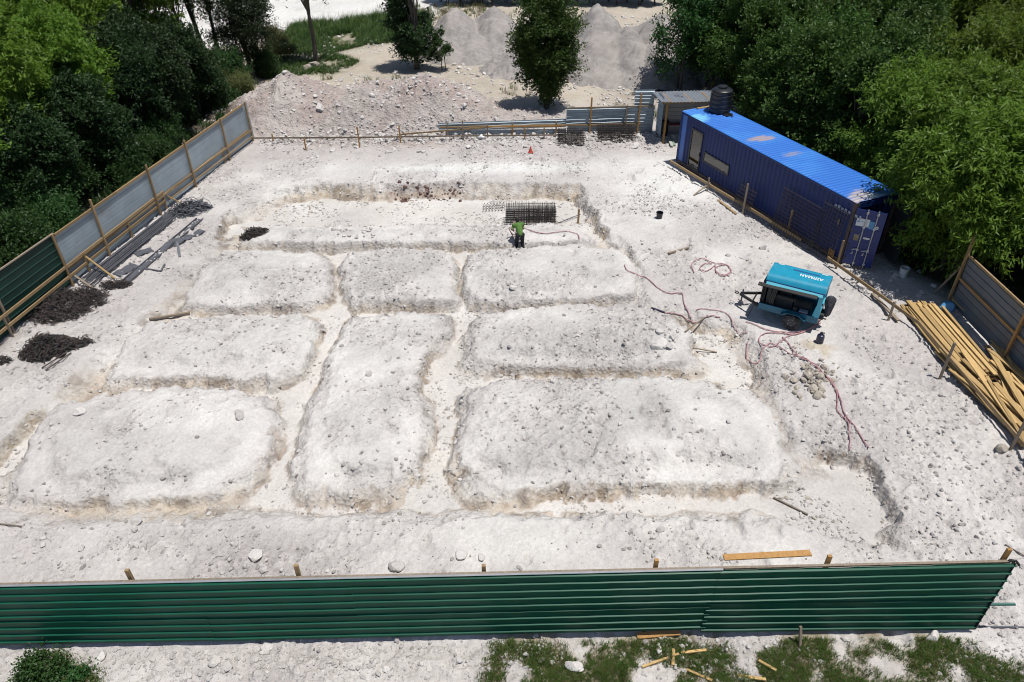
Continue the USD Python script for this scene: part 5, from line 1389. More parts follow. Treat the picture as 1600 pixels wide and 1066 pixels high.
wk.part("shirt", body_of([[(J["waist"], .15), (J["chest"], .17), ((0, .29, 1.19), .11)], [(J["pel"], .150), (J["waist"], .148)], [(J["shL"], .088), (J["chest"], .14), (J["shR"], .088)], [(J["shL"], .085), ((-0.235, .32, 1.04), .072)], [(J["shR"], .085), ((0.235, .31, 1.04), .072)]], 0.03), "shirt_green", smooth=True)
wk.part("trousers", body_of([[(J["hipL"], .115), (J["kneeL"], .085), (J["ankL"], .072)], [(J["hipR"], .115), (J["kneeR"], .085), (J["ankR"], .072)], [(J["hipL"], .125), (J["pel"], .14), (J["hipR"], .125)]], 0.03), "trousers", smooth=True)
wk.part("hair", body_of([[(HS + (0, 0.20, 1.64), .098), (HS + (0, 0.22, 1.69), .095)], [(HS + (0, 0.17, 1.58), .07), (HS + (0, 0.20, 1.66), .09)]], 0.03), "hair", smooth=True)
for s in (-1, 1):
    wk.part("eye", MB().put(trimesh.Trimesh(trimesh.creation.icosphere(1, 0.012).vertices + HS + [s * 0.034, 0.318, 1.655], trimesh.creation.icosphere(1, .012).faces)), "white_paint", smooth=True)
    wk.part("boot", body_of([[(J["ankL" if s < 0 else "ankR"], .062), (np.array(J["toeL" if s < 0 else "toeR"]) + [0, 0, .01], .055)]], 0.03), "black", smooth=True)
    wk.part("cuff_band", body_of([[((s * 0.228, .305, 1.07), .080), ((s * 0.238, .32, 1.03), .078)]], 0.03), "vest_yellow", smooth=True)
wk.part("mouth", MB().box(-0.025, 0.025, 0.512, 0.522, 1.302, 1.312), "crate_red")
hd = rz(np.array([0.0, 0.58, 0.76]), 0.25) + wp_
pts = spline(np.array([hd, hd + [-0.15, 0.05, -0.25], hd + [-0.35, -0.1, 0.15], on(802, 372) + UP * .05, on(803, 362) + UP * 0.06, on(812, 357) + UP * 0.05]), 40)
single("air_hose", "red hose end held by the worker in the green shirt", "air hose", MB().tube(pts, 0.022, 7), "hose", smooth=40)
# ------------------------------------------------------------------ trees and bushes
def leaves(centres, dirs, length, width, g, fold=0.25):
    n = len(centres)
    d = dirs / np.linalg.norm(dirs, axis=1, keepdims=True)
    s = np.cross(d, g.normal(size=(n, 3)) * 0.55 + [0, 0, 1.0]); s /= np.maximum(np.linalg.norm(s, axis=1, keepdims=True), 1e-6)
    u = np.cross(s, d)
    L = (length * g.uniform(0.7, 1.25, n))[:, None]; W = (width * g.uniform(0.75, 1.25, n))[:, None]
    a = centres - d * L * 0.5
    b = centres + s * W * 0.5 + u * W * fold
    c = centres + d * L * 0.5
    e = centres - s * W * 0.5 + u * W * fold
    v = np.stack([a, b, c, e], 1).reshape(-1, 3)
    k = np.arange(n)[:, None] * 4
    return v, np.concatenate([k + [0, 1, 2], k + [0, 2, 3]])


def tree_mesh(seed, h, r, base, nclump, nleaf, L, W, shape="round", droop=0.0, trunk=0.11, clump=(0.24, 0.42), stems=1, lean=0.0, top_bias=0.0):
    g = np.random.default_rng(seed)
    ch = h - base
    C = []
    while len(C) < nclump:
        p = g.uniform(-1, 1, 3)
        q = np.linalg.norm(p)
        if q > 1 or q < 0.35:
            continue
        if shape == "column":
            k = 1.0 if p[2] > -0.3 else 1.0 + (p[2] + 0.3) * 0.9
        elif shape == "flat":
            k = 1.0 - 0.35 * max(p[2], 0)
        else:
            k = 1.0 - 0.25 * p[2]
        C.append([p[0] * r * k * 0.82, p[1] * r * k * 0.82, base + ch * (0.5 + 0.46 * p[2]) + top_bias * p[2]])
    C = np.array(C)
    wob = g.uniform(0.8, 1.25, nclump)
    R = g.uniform(*clump, nclump) * r * wob
    wt = R ** 2; cnt = np.maximum((nleaf * wt / wt.sum()).astype(int), 10)
    P, D = [], []
    for c, rr, n in zip(C, R, cnt):
        d = g.normal(size=(n, 3)); d[:, 2] = d[:, 2] + 0.25
        d /= np.linalg.norm(d, axis=1, keepdims=True)
        rad = rr * g.uniform(0.25, 1.0, n) ** 0.45
        p = c + d * rad[:, None] * [1, 1, 0.72]
        p += 0.12 * rr * g.normal(size=(n, 3))
        P.append(p); D.append(d * 0.8 + g.normal(size=(n, 3)) * 0.65 + [0, 0, -droop])
    for c, rr in zip(C, R):                                  # shoots that stick out of the clumps
        for _ in range(9):
            o = c - [0, 0, base + ch * 0.45]
            d = o / (np.linalg.norm(o) + 1e-6) * 0.8 + g.normal(size=3) * 0.75 + [0, 0, 0.35]
            d /= np.linalg.norm(d)
            k = max(int(nleaf / nclump / 22), 4)
            tt_ = g.uniform(0.7, 1.75, k)
            p = c + d * (rr * tt_)[:, None] - np.array([0, 0, 1.0]) * (droop * 0.5 * rr * np.maximum(tt_ - 0.8, 0) ** 2)[:, None] + g.normal(size=(k, 3)) * 0.09
            P.append(p); D.append(d * 0.6 + g.normal(size=(k, 3)) * 0.7 + [0, 0, -droop])
    lv, lf = leaves(np.vstack(P), np.vstack(D), L, W, g)
    crown = trimesh.Trimesh(lv, lf, process=False)
    wood_ = MB()
    for s in range(stems):
        o = np.array([g.normal(0, 0.16 * (stems > 1)), g.normal(0, 0.16 * (stems > 1)), -0.25])
        tt = np.linspace(0, 1, 6)
        off = np.array([g.normal(0, 0.22) + lean, g.normal(0, 0.22), 0]) * (1 + 1.3 * (stems > 1))
        pts = o + np.stack([off[0] * tt ** 1.5 + 0.07 * np.sin(5 * tt + s), off[1] * tt ** 1.5 + 0.07 * np.cos(4 * tt), tt * (base + ch * 0.62)], 1)
        wood_.tube(pts, np.linspace(trunk, trunk * 0.35, 6) / math.sqrt(stems) * 1.15, 7)
        mine = [i for i in range(nclump) if i % stems == s][:: max(1, nclump // 26)]
        for i in mine:
            t0 = g.uniform(0.45, 0.92)
            a = pts[0] + (pts[-1] - pts[0]) * t0
            a = np.array([np.interp(t0, tt, pts[:, k]) for k in range(3)])
            b = C[i]
            m_ = (a + b) / 2 + [0, 0, 0.12 * np.linalg.norm(b - a)]
            wood_.tube([a, m_, b], [trunk * 0.36 / math.sqrt(stems), trunk * 0.22, 0.012], 5)
    return wood_.mesh(), crown


def make_tree(name, label, place, group=None, leaf="leaf_mid", bark="bark", rot=0.0, scale=1.0, **kw):
    t = Thing(name, label, "bush" if name in ("bush", "shrub") else "tree", place, rot, group)
    w, c = tree_mesh(**kw)
    if scale != 1.0:
        w.vertices *= scale; c.vertices *= scale
    t.part("trunk" if name != "bush" else "stem", w, bark, smooth=50)
    t.part("crown" if name != "bush" else "foliage", c, leaf)
    return t


T = {}
base0 = on(853, 170)
make_tree("tree", "tall dense columnar tree standing alone behind the low back fence", base0, leaf="leaf_mid", seed=1, h=8.2, r=2.05, base=0.6, nclump=90, nleaf=30000, L=0.16, W=0.10, shape="column", trunk=0.2)
make_tree("tree", "dark tree in front of the left grey gravel heap", on(650, 108), leaf="leaf_dark", seed=2, h=8.5, r=1.7, base=0.35, nclump=60, nleaf=22000, L=0.17, W=0.10, trunk=0.16)
make_tree("bush", "small leafy sapling right beside the dark tree near the rubble heap", on(690, 110), leaf="leaf_bush", seed=3, h=2.9, r=0.85, base=0.25, nclump=16, nleaf=1800, L=0.17, W=0.09, trunk=0.05, stems=2)
make_tree("tree", "slim tree with bare trunk and thin crown, dark stones at its foot", on(494, 97), leaf="leaf_mid", seed=4, h=8.6, r=2.0, base=4.3, nclump=26, nleaf=3600, L=0.20, W=0.10, trunk=0.17, clump=(0.2, 0.34))
make_tree("tree", "dark bushy tree left of the slim bare trunked tree", on(392, 122), leaf="leaf_dark", seed=5, h=8.4, r=2.4, base=0.9, nclump=70, nleaf=24000, L=0.15, W=0.08, trunk=0.16, stems=2)
for i, (px, py, h, r, lab) in enumerate(((300, 118, 9.5, 2.3, "slender tree with dark leaning trunk, leftmost of the pair before the white clearing"), (328, 112, 9.5, 1.7, "slender forked tree in front of the white clearing at top left"), (345, 110, 9.3, 1.6, "thinnest forked trunk just right of the slender forked tree"),
                                          (245, 118, 9.0, 2.6, "thick dark trunked tree beside the leaning slender tree"), (215, 130, 9.2, 2.8, "dark forked tree at the left of the slender trunks"), (268, 100, 9.5, 2.4, "straight thin tree between the forked dark tree and the slender trees"))):
    make_tree("tree", lab, on(px, py), leaf="leaf_dark", seed=20 + i, h=h, r=r, base=4.9, nclump=34, nleaf=8000, L=0.17, W=0.085, trunk=0.14 + 0.03 * (i > 2), stems=1 + (i % 3 == 1))
make_tree("tree", "leafy green tree behind the shed with low left branch", on(1060, 142), leaf="leaf_bush", seed=6, h=7.2, r=2.5, base=1.0, nclump=40, nleaf=10000, L=0.20, W=0.11, trunk=0.11, stems=3, clump=(0.2, 0.36))
make_tree("tree", "second leafy tree behind the shed roof and water tank", on(1108, 138), leaf="leaf_bush", seed=7, h=7.6, r=2.8, base=1.2, nclump=46, nleaf=12000, L=0.19, W=0.10, trunk=0.12, stems=3, clump=(0.2, 0.36))
make_tree("tree", "third tree right of the water tank with thin bare stems", on(1178, 142), leaf="leaf_mid", seed=8, h=7.4, r=2.9, base=1.6, nclump=46, nleaf=12000, L=0.17, W=0.09, trunk=0.10, stems=3, clump=(0.2, 0.36))
make_tree("tree", "pale trunked tree leaning over the left grey fence", on(236, 232), leaf="leaf_dark", bark="bark_pale", seed=9, h=6.5, r=2.2, base=2.6, nclump=30, nleaf=9000, L=0.15, W=0.075, trunk=0.15, lean=-1.0)

protos = {}


def proto(kind, variant, base, rot, scale, label, group, name="tree"):
    key = (kind, variant)
    if key not in protos:
        spec = dict(
            feather=dict(leaf="leaf_light", h=7.0, r=2.9, base=0.9, nclump=60, nleaf=26000, L=0.26, W=0.075, droop=0.45, trunk=0.12, stems=2, clump=(0.17, 0.30)),
            dense=dict(leaf="leaf_mid", h=7.0, r=2.7, base=0.8, nclump=64, nleaf=20000, L=0.20, W=0.115, trunk=0.14, stems=2, clump=(0.17, 0.32)),
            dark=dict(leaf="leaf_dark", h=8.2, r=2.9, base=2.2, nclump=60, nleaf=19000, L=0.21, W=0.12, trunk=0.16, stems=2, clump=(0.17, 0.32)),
            tall=dict(leaf="leaf_light", h=9.5, r=3.2, base=3.6, nclump=56, nleaf=24000, L=0.24, W=0.095, droop=0.2, trunk=0.18, shape="flat", clump=(0.17, 0.30)),
            bush=dict(leaf="leaf_bush", h=2.1, r=1.5, base=0.1, nclump=34, nleaf=9000, L=0.13, W=0.07, trunk=0.04, stems=4),
            scrub=dict(leaf="leaf_dry", h=1.6, r=1.2, base=0.1, nclump=24, nleaf=4200, L=0.15, W=0.035, trunk=0.03, stems=4))[kind]
        t = make_tree(name, label, base, group, rot=rot, seed=100 + 17 * variant + len(kind), **spec)
        protos[key] = t.path
        return t.path
    return copy_of(protos[key], name, base, rot, scale, label, group)


g = np.random.default_rng(21)
placed = []


def put(kind, x, y, scale, label, group, name="tree", mind=2.4):
    for (a, b, s) in placed:
        if (a - x) ** 2 + (b - y) ** 2 < (mind * 0.5 * (s + scale)) ** 2:
            return False
    placed.append((x, y, scale))
    proto(kind, int(g.integers(0, 3)), on2(x, y, -0.05), g.uniform(0, 6.28), scale * g.uniform(0.92, 1.08), label, group, name)
    return True


GR, GL, GT = "trees of the thicket right of the container", "trees of the dark wood left of the fence", "far trees along the top of the picture"
LR_F, LR_D = "feathery light green tree in the thicket right of the container", "leafy mid green tree in the thicket right of the container"
LL_D, LL_T, LL_M = "dark leaved tree in the wood left of the grey fence", "tall light green crowned tree in the wood at top left", "mid green tree at the edge of the left wood"
# along the far side of the container, then the thicket
for (x, y, s, k) in ((19.9, 31.2, 0.78, "feather"), (18.5, 33.2, 0.80, "feather"), (17.3, 36.0, 0.82, "dense"), (16.2, 38.8, 0.84, "dense"), (15.5, 42.0, 0.85, "dense"), (22.8, 27.6, 0.85, "feather"), (22.4, 31.5, 1.0, "feather"), (21.2, 35.0, 1.0, "feather"), (19.8, 39.2, 1.0, "dense"), (19.0, 43.5, 1.05, "dense"),
                     (23.8, 24.6, 0.9, "feather"), (25.4, 28.4, 1.05, "feather"), (25.2, 33.0, 1.1, "feather"), (24.0, 38.2, 1.1, "feather"), (22.6, 43.0, 1.1, "dense"), (27.0, 22.0, 0.95, "feather")):
    put(k, x, y, s, "tall light tree overhanging the dark ground right of the container doors" if k == "tall" else LR_F if k == "feather" else LR_D, None if k == "tall" else GR, mind=1.0)
PR = Polygon(FOREST_SHADE_R)
for _ in range(2600):
    x, y = g.uniform(15, 62), g.uniform(14, 88)
    px_ = (AX @ (np.array([x, y, 4.0]) - [0, 0, CAMH])); u_ = 800 + FPX * px_[0] / px_[2]
    if u_ > 1850 or u_ < 1100 or not contains_xy(PR, x, y):
        continue
    k = "feather" if (x * 0.9 - y * 0.25 + g.normal(0, 4)) > 10 else "dense"
    put(k, x, y, g.uniform(0.95, 1.25), LR_F if k == "feather" else LR_D, GR, mind=3.5)
PL = Polygon(FOREST_L)
for (x, y, s, k) in ((-24.5, 34.5, 1.0, "tall"), (-27.5, 31.0, 1.0, "tall"), (-29.5, 37.5, 1.05, "tall"), (-26.5, 43.0, 1.0, "tall"), (-31.5, 43.5, 1.05, "tall"), (-25.0, 45.5, 1.0, "tall"), (-27.8, 48.0, 1.05, "tall"), (-24.2, 50.5, 1.0, "tall"), (-29.5, 45.5, 1.0, "tall"), (-23.6, 40.0, 0.85, "tall")):
    put(k, x, y, s, LL_T if k == "tall" else LL_D, GL, mind=1.0)
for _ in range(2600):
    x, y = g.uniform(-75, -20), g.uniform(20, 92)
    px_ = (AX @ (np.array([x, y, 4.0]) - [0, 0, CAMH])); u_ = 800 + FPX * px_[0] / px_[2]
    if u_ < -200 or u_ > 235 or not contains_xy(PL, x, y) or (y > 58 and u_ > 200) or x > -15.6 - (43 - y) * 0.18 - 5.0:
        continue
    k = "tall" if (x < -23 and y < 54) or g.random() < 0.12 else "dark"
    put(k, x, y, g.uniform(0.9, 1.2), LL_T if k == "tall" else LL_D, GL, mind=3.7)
for i in range(22):
    u_ = 690 + i * 16 + g.uniform(-6, 6)
    p = on(u_, 3 + 5 * (i % 2))
    proto("dark", i % 3, p, g.uniform(0, 6), g.uniform(0.4, 0.62), "dark far tree behind the gravel heaps at the top edge", GT)
for i in range(8):
    p = on(1085 + 22 * i, 40 - 4 * i)
    proto("dense", i % 3, p, g.uniform(0, 6), g.uniform(0.6, 0.85), "far tree behind the leafy trees at the shed", "far trees behind the shed")
for (x, y, sc) in ((-22.6, 33.0, 0.72), (-21.6, 37.6, 0.74), (-20.9, 43.2, 0.72), (-20.4, 48.0, 0.75), (-24.0, 30.0, 0.75), (-26.5, 35.5, 0.8), (-25.6, 40.8, 0.85), (-23.0, 46.5, 0.8)):
    placed.append((x, y, sc))
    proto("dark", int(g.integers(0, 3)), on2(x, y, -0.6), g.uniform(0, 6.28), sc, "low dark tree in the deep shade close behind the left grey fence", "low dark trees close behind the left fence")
for _ in range(46):
    x, y = g.uniform(-30, -19.0), g.uniform(26, 56)
    if x < -17.2 - (43 - y) * 0.18 - 0.9:
        proto("bush", int(g.integers(0, 3)), on2(x, y, -0.1), g.uniform(0, 6.28), g.uniform(0.7, 1.25), "shaded bush among the trunks of the left wood", "shaded bushes of the left wood", "bush")
# bushes
for i, (px, py, s, lab) in enumerate(((275, 190, 1.15, "broad leafy bush left of the far fence corner, lowest of the group"), (225, 178, 1.2, "leafy bush left of the broad corner bush"), (318, 168, 1.05, "bush nearest the far left fence corner post"), (265, 150, 1.2, "bush under the leaning slender trees"), (330, 140, 0.9, "bush at the foot of the slender forked tree"),
                                      (180, 215, 1.1, "low bush under the dark trees behind the fence"), (150, 282, 1.0, "bush just outside the middle of the left grey fence"), (232, 232, 0.8, "small bush at the foot of the pale leaning trunk"), (85, 335, 1.15, "bush behind the joint of grey and green fence sheets"), (40, 360, 1.3, "sunlit bush behind the dark green fence sheet"), (20, 320, 1.2, "bush at the left edge above the dark green sheet"),
                                      (120, 305, 1.0, "bush between the sunlit bush and the middle fence bush"), (415, 118, 0.8, "dark bush at the foot of the dark bushy tree"), (355, 118, 0.9, "bush between the forked trunks and the dark bushy tree"))):
    proto("bush", i % 3, on(px, py), g.uniform(0, 6), s, lab, "bushes of the left wood", "bush")
for i, (px, py, s, lab) in enumerate(((378, 150, 0.8, "dry yellow green scrub between the wood and the rubble heap"), (355, 148, .7, "second tuft of dry scrub right of the leafy bushes"), (300, 95, 1.3, "dry scrub under the white clearing at top left"), (275, 90, 1.4, "dry scrub behind the slender trunks"), (445, 92, 0.9, "scrub left of the slim bare trunked tree"), (430, 78, 1.1, "scrub at the left end of the tall grass strip"))):
    proto("scrub", i % 3, on(px, py), g.uniform(0, 6), s, lab, "patches of dry scrub", "bush")
for i, (px, py, s, lab) in enumerate(((1165, 150, 0.9, "bush just right of the water tank"), (1215, 160, 1.0, "bush behind the middle of the container roof"), (1140, 130, .8, "low bush behind the water tank"), (1432, 395, 1.0, "shaded bush right of the open container door"), (1465, 385, 1.0, "shaded bush above the lean post of the right fence"))):
    proto("bush", i % 3, on(px, py), g.uniform(0, 6), s, lab, "bushes of the right thicket", "bush")
make_tree("bush", "round green weed at the bottom left corner below the fence", on(66, 1052), leaf="leaf_bush", seed=51, h=0.34, r=0.5, base=0.02, nclump=18, nleaf=2200, L=0.085, W=0.045, trunk=0.012, stems=3)
make_tree("bush", "small green weed right of the round weed at bottom left", on(125, 1056), leaf="leaf_bush", seed=52, h=0.30, r=0.36, base=0.02, nclump=10, nleaf=800, L=0.08, W=0.045, trunk=0.01, stems=3)

# ------------------------------------------------------------------ gravel heaps beyond the site
def heap(label, foot, crest, rx, seed, mat="gravel", peaks=((0, 0, 1.0),), stretch=1.0):
    """Heaps of tipped gravel: cones that merge. foot: pixel at the front foot, crest: pixel of the top."""
    f0 = on(*foot)
    best = None
    for dep in np.linspace(2.0, 16.0, 60):
        c = f0 + ray(foot[0], 300) * 0 + np.array([f0[0], f0[1] - 0, 0]) / np.linalg.norm(f0[:2]) * dep
        c[2] = 0
        h = height_over(c, (0, crest[1]))
        if best is None or abs(h / dep - 0.52) < best[0]:
            best = (abs(h / dep - 0.52), dep, h)
    _, dep, h = best
    cx = G(crest[0], crest[1], h)
    n = 110
    R_ = rx * 1.3 + max(abs(o[0]) for o in peaks)
    u = np.linspace(-R_, R_, n); w = np.linspace(-dep * 1.15 * stretch, dep * 1.3 * stretch, n)
    X, Y = np.meshgrid(cx[0] + u, cx[1] + w, indexing="ij")
    gn = lambda s, k, o=3: meshkit.fbm(np.stack([X * s, Y * s, X * 0 + k], -1), o, k)
    Z = np.zeros_like(X)
    for (ox, oy, s) in peaks:
        r = np.sqrt(((X - cx[0] - ox) / (rx * s)) ** 2 + ((Y - cx[1] - oy) / (dep * s * stretch)) ** 2) + 0.30 * (gn(0.4, seed) - 0.5) + 0.16 * (gn(1.6, seed + 1) - .5)
        Z = np.maximum(Z, h * s * np.clip(1.06 - np.sqrt(r ** 2 + 0.004), 0, 1.2))
    rn_ = np.abs(gn(2.6, seed + 3, 3) - 0.5)
    Zb = np.array([zg(a, b) for a, b in zip(X.ravel(), Y.ravel())]).reshape(X.shape)
    Zt = Zb - 0.05 + Z + (Z > 0.05) * 0.5 * (rn_ - 0.12)
    Zt = np.where(Z > 0.02, Zt, Zb - 0.12)
    m = MB().grid(np.stack([X, Y, Zt], -1))
    single("gravel_heap", label, "gravel heap", m, mat, smooth=True)
    return cx, h


heap("twin peaked grey gravel heap at top centre left of the columnar tree", (722, 100), (712, 12), 3.5, 61, peaks=((0, 0, 1.0), (3.1, 0.8, 0.98), (1.4, -2.6, 0.62), (-1.2, -2.2, 0.5)))
heap("small grey gravel heap just left of the columnar tree", (800, 126), (806, 74), 2.6, 62, peaks=((0, 0, 1.0), (1.8, .6, .8)))
heap("tall grey gravel heap right of the columnar tree", (965, 138), (935, 6), 3.6, 63, peaks=((0, 0, 1.0), (2.2, -2.4, .74), (3.8, -4.4, .60), (0.3, -3.4, .58), (5.6, -5.0, .45)))
heap("long low gravel heap behind the leafy trees at the shed", (1075, 130), (1035, 20), 3.6, 64, peaks=((0, 0, 1.0), (3.0, -1.6, .9), (5.0, -3.0, .7)))

# ------------------------------------------------------------------ stones, gravel and grass
rk = {}


def put_rock(p, r, label, group, mat="stone", flat=0.65):
    key = (int(g.integers(0, 7)), mat)
    path = None
    if key not in rk:
        m = rock(200 + key[0] + (50 if mat != "stone" else 0), 1.0, 0.82, 2)
        path = free("/World/rock")
        gm_ = usdkit.mesh(stage, path, m, LK[mat])
        gm_.AddTransformOp(opSuffix="place").Set(Gf.Matrix4d(r, 0, 0, 0, 0, r, 0, 0, 0, 0, r, 0, float(p[0]), float(p[1]), float(p[2]), 1))
        data(gm_.GetPrim(), label, "rock", group)
        rk[key] = path
        return
    copy = free("/World/rock")
    m = Gf.Matrix4d().SetScale(Gf.Vec3d(r * g.uniform(.8, 1.2), r * g.uniform(.8, 1.2), r * g.uniform(.75, 1.15))) * Gf.Matrix4d().SetRotate(Gf.Rotation(Gf.Vec3d(*g.normal(size=3)), g.uniform(0, 25))) * Gf.Matrix4d().SetRotate(Gf.Rotation(Gf.Vec3d(0, 0, 1), g.uniform(0, 360)))
    m.SetTranslateOnly(Gf.Vec3d(*map(float, p)))
    me = UsdGeom.Mesh.Define(stage, copy)
    me.GetPrim().GetReferences().AddInternalReference(rk[key])
    me.ClearXformOpOrder()
    me.AddTransformOp(opSuffix="put").Set(m)
    data(me.GetPrim(), label, "rock", group)


for (px, py, r, lab) in ((214, 817, .17, "grey rock with a dark side on the left of the front strip"), (68, 853, .11, "small dark rock on the front strip far left"), (128, 858, .12, "flat rock on the front strip at left"), (272, 888, .10, "dark edged rock just behind the fence, left of centre"), (402, 870, .24, "large pale rock behind the fence left of centre"),
                         (412, 893, .16, "rock just behind the fence beside the large pale rock"), (620, 886, .24, "flat half buried rock behind the fence at centre"), (720, 868, .20, "rounded rock behind the fence right of centre post"), (752, 872, .14, "rock beside the rounded rock"), (125, 646, .22, "boulder with dark front on the left front mound"), (374, 650, .24, "boulder at the right end of the left front mound"),
                         (985, 806, .14, "reddish stone on the front strip right of centre"), (1032, 828, .12, "grey stone on the front strip right"), (897, 1043, .22, "white rock in the grass below the fence"), (1456, 998, .24, "angular white rock at the foot of the fence end"), (1320, 1000, .12, "white stone at the edge of the bottom grass"), (605, 990, .11, "white stone below the fence at centre"), (602, 1046, .14, "grey rock on bare ground below the fence at centre"),
                         (335, 1035, .17, "pair of white rocks below the fence at left, nearer one"), (358, 1040, .17, "pair of white rocks below the fence at left, farther one"), (418, 1012, .20, "grey rock just below the fence at left centre"), (440, 1010, .15, "second grey rock just below the fence at left centre"), (160, 1026, .16, "pale rock below the fence near the left weeds"), (802, 452, .20, "dark shadowed stone on the far right mound"), (1192, 389, .24, "white slab behind the compressor"),
                         (1165, 403, .30, "flat white slab left of the compressor bonnet"), (1138, 400, .16, "white stone beside the hose coil"), (1565, 704, .20, "brown stone at the right edge by the boards"), (1340, 588, .12, "pale stone on the right ground by the lumber"), (992, 328, .16, "white stone near the black bucket"), (1006, 330, .13, "second white stone near the black bucket"), (576, 585, .17, "flat dark edged stone on the long middle mound"),
                         (492, 104, .5, "dark boulder at the foot of the slim tree"), (480, 108, .4, "second dark boulder at the foot of the slim tree"), (500, 172, .45, "white boulder on the rubble heap at the back"), (865, 206, .3, "white block by the back cages")):
    put_rock(on(px, py) + UP * r * 0.28, r * 0.92, lab, None, "stone" if "brown" not in lab and "dark boulder" not in lab else "stone_tan")


def scatter_rocks(n, box_px, rlo, rhi, label, group, mat="stone", z=0.15):
    for _ in range(n):
        p = on(g.uniform(box_px[0], box_px[2]), g.uniform(box_px[1], box_px[3]))
        put_rock(p + UP * 0.03, rlo + (rhi - rlo) * g.random() ** 2, label, group, mat)


a = np.linspace(0, 6.28, 1)
for _ in range(80):
    q_ = np.clip(g.normal(0, 0.40, 2), -1, 1)
    p = on(1268 + q_[0] * 42, 598 + q_[1] * 36)
    put_rock(p + UP * g.uniform(0, .16) * (1 - min(1, np.linalg.norm(q_))), g.uniform(0.05, 0.15), "tan broken stone of the small pile under the red hoses", "stones of the pile under the hoses", "stone_tan")
for (px, py, r) in ((1012, 505, .14), (1020, 512, .2), (1030, 520, .16), (1035, 538, .24), (1046, 542, .18), (1050, 530, .16), (1026, 544, .22), (1008, 515, .12)):
    put_rock(on(px, py) + UP * .04, r, "broken stone at the right end of the right middle mound", "broken stones on the right middle mound", "stone")
for _ in range(70):
    p = on(g.uniform(612, 722), g.uniform(290, 316))
    put_rock(p, g.uniform(0.04, 0.11), "dark reddish stone in the brown patch of the far trench wall", "reddish stones of the far trench wall", "stone_red")
scatter_rocks(46, (690, 214, 1010, 232), 0.08, 0.22, "white rubble stone along the foot of the back boards and cages", "rubble stones along the back boards")
scatter_rocks(30, (400, 228, 690, 250), 0.08, 0.2, "rubble stone in front of the left back boards", "rubble stones before the left back boards")
scatter_rocks(22, (640, 112, 790, 200), 0.08, 0.22, "stone on the right half of the spoil heap at the back", "stones on the spoil heap")
scatter_rocks(14, (420, 118, 640, 200), 0.08, 0.18, "stone on the left half of the spoil heap at the back", "stones on the left spoil heap")
scatter_rocks(26, (985, 205, 1040, 240), 0.08, 0.24, "white rubble stone heaped at the corner beside the shed", "rubble stones beside the shed")
scatter_rocks(30, (520, 350, 590, 372), 0.06, 0.14, "dark edged clod on the ridge of the far trench", "clods on the far ridge")
scatter_rocks(16, (1340, 425, 1460, 468), 0.1, 0.3, "shaded stone on the ground right of the container doors", "stones by the container doors")


def instancer(path, label, protos_, pos, scale, rotz, mats, tiltv=None):
    pi = UsdGeom.PointInstancer.Define(stage, path)
    rels = []
    for i, (m, mt) in enumerate(zip(protos_, mats)):
        pm = usdkit.mesh(stage, f"{path}/piece_{i:03d}" if i else f"{path}/piece", as_mesh(m), LK[mt])
        rels.append(pm.GetPath())
    pi.CreatePrototypesRel().SetTargets(rels)
    n = len(pos)
    gg = np.random.default_rng(n)
    pi.CreatePositionsAttr(Vt.Vec3fArray.FromNumpy(np.asarray(pos, np.float32)))
    pi.CreateProtoIndicesAttr(Vt.IntArray.FromNumpy(gg.integers(0, len(rels), n).astype(np.int32)))
    pi.CreateScalesAttr(Vt.Vec3fArray.FromNumpy(np.asarray(scale, np.float32)))
    h = rotz / 2
    q = np.zeros((n, 4), np.float32); q[:, 0] = np.cos(h); q[:, 3] = np.sin(h)
    pi.CreateOrientationsAttr(Vt.QuathArray([Gf.Quath(float(a), float(b), float(c), float(d)) for a, b, c, d in q]))
    data(pi.GetPrim(), label, kind="stuff")


def take(n, x0, x1, y0, y1, weight, seed):
    gg = np.random.default_rng(seed)
    P = []
    tot = 0
    while tot < n:
        x, y = gg.uniform(x0, x1, 6000), gg.uniform(y0, y1, 6000)
        k = gg.random(6000) < np.clip(weight(x, y), 0, 1)
        P.append(np.stack([x[k], y[k]], 1)); tot += k.sum()
        if len(P) > 200:
            break
    return np.vstack(P)[:n]


def inst_stones(path, label, n, box, weight, rlo, rhi, seed, mats, sink=0.25, sub=1):
    xy = take(n, *box, weight, seed)
    gg = np.random.default_rng(seed + 1)
    r = rlo * (rhi / rlo) ** (gg.random(len(xy)) ** 2.2)
    z = ZI(xy) + r * (0.45 - sink)
    instancer(path, label, [rock(300 + i + seed, 1.0, 0.7, sub) for i in range(6)], np.column_stack([xy, z]), r[:, None] * gg.uniform(0.75, 1.25, (len(xy), 3)), gg.uniform(0, 6.28, len(xy)), mats)


pt = lambda I: (lambda x, y: I(np.stack([x, y], 1)))
inst_stones("/World/loose_stones", "loose chips of pale stone strewn over the mounds and strips", 27000, (-20, 18, 9.6, 44.5), lambda x, y: (0.02 + 0.95 * np.maximum(RUBI(np.stack([x, y], 1)), 0) ** 1.5) * np.clip(-0.5 + 2.4 * nz(x, y, 0.7, 61, 3), 0.04, 1), 0.013, 0.088, 5, ["stone", "stone", "stone_dark", "stone", "stone_dark", "stone"])
inst_stones("/World/trench_stones", "crumbs of stone fallen into the trenches", 5000, (-20, 12, 12, 42), lambda x, y: LOWI(np.stack([x, y], 1)) * np.clip((nz(x, y, 1.1, 62, 2) - .45) * 4, 0, 1), 0.018, 0.09, 9, ["stone", "stone", "stone_tan", "stone", "stone", "stone"])
inst_stones("/World/spoil_stones", "broken stone on the spoil heap behind the site", 3600, (-20, 6, 44, 60), pt(SPOI), 0.025, 0.11, 13, ["stone", "stone", "stone_tan", "stone", "stone", "stone"])
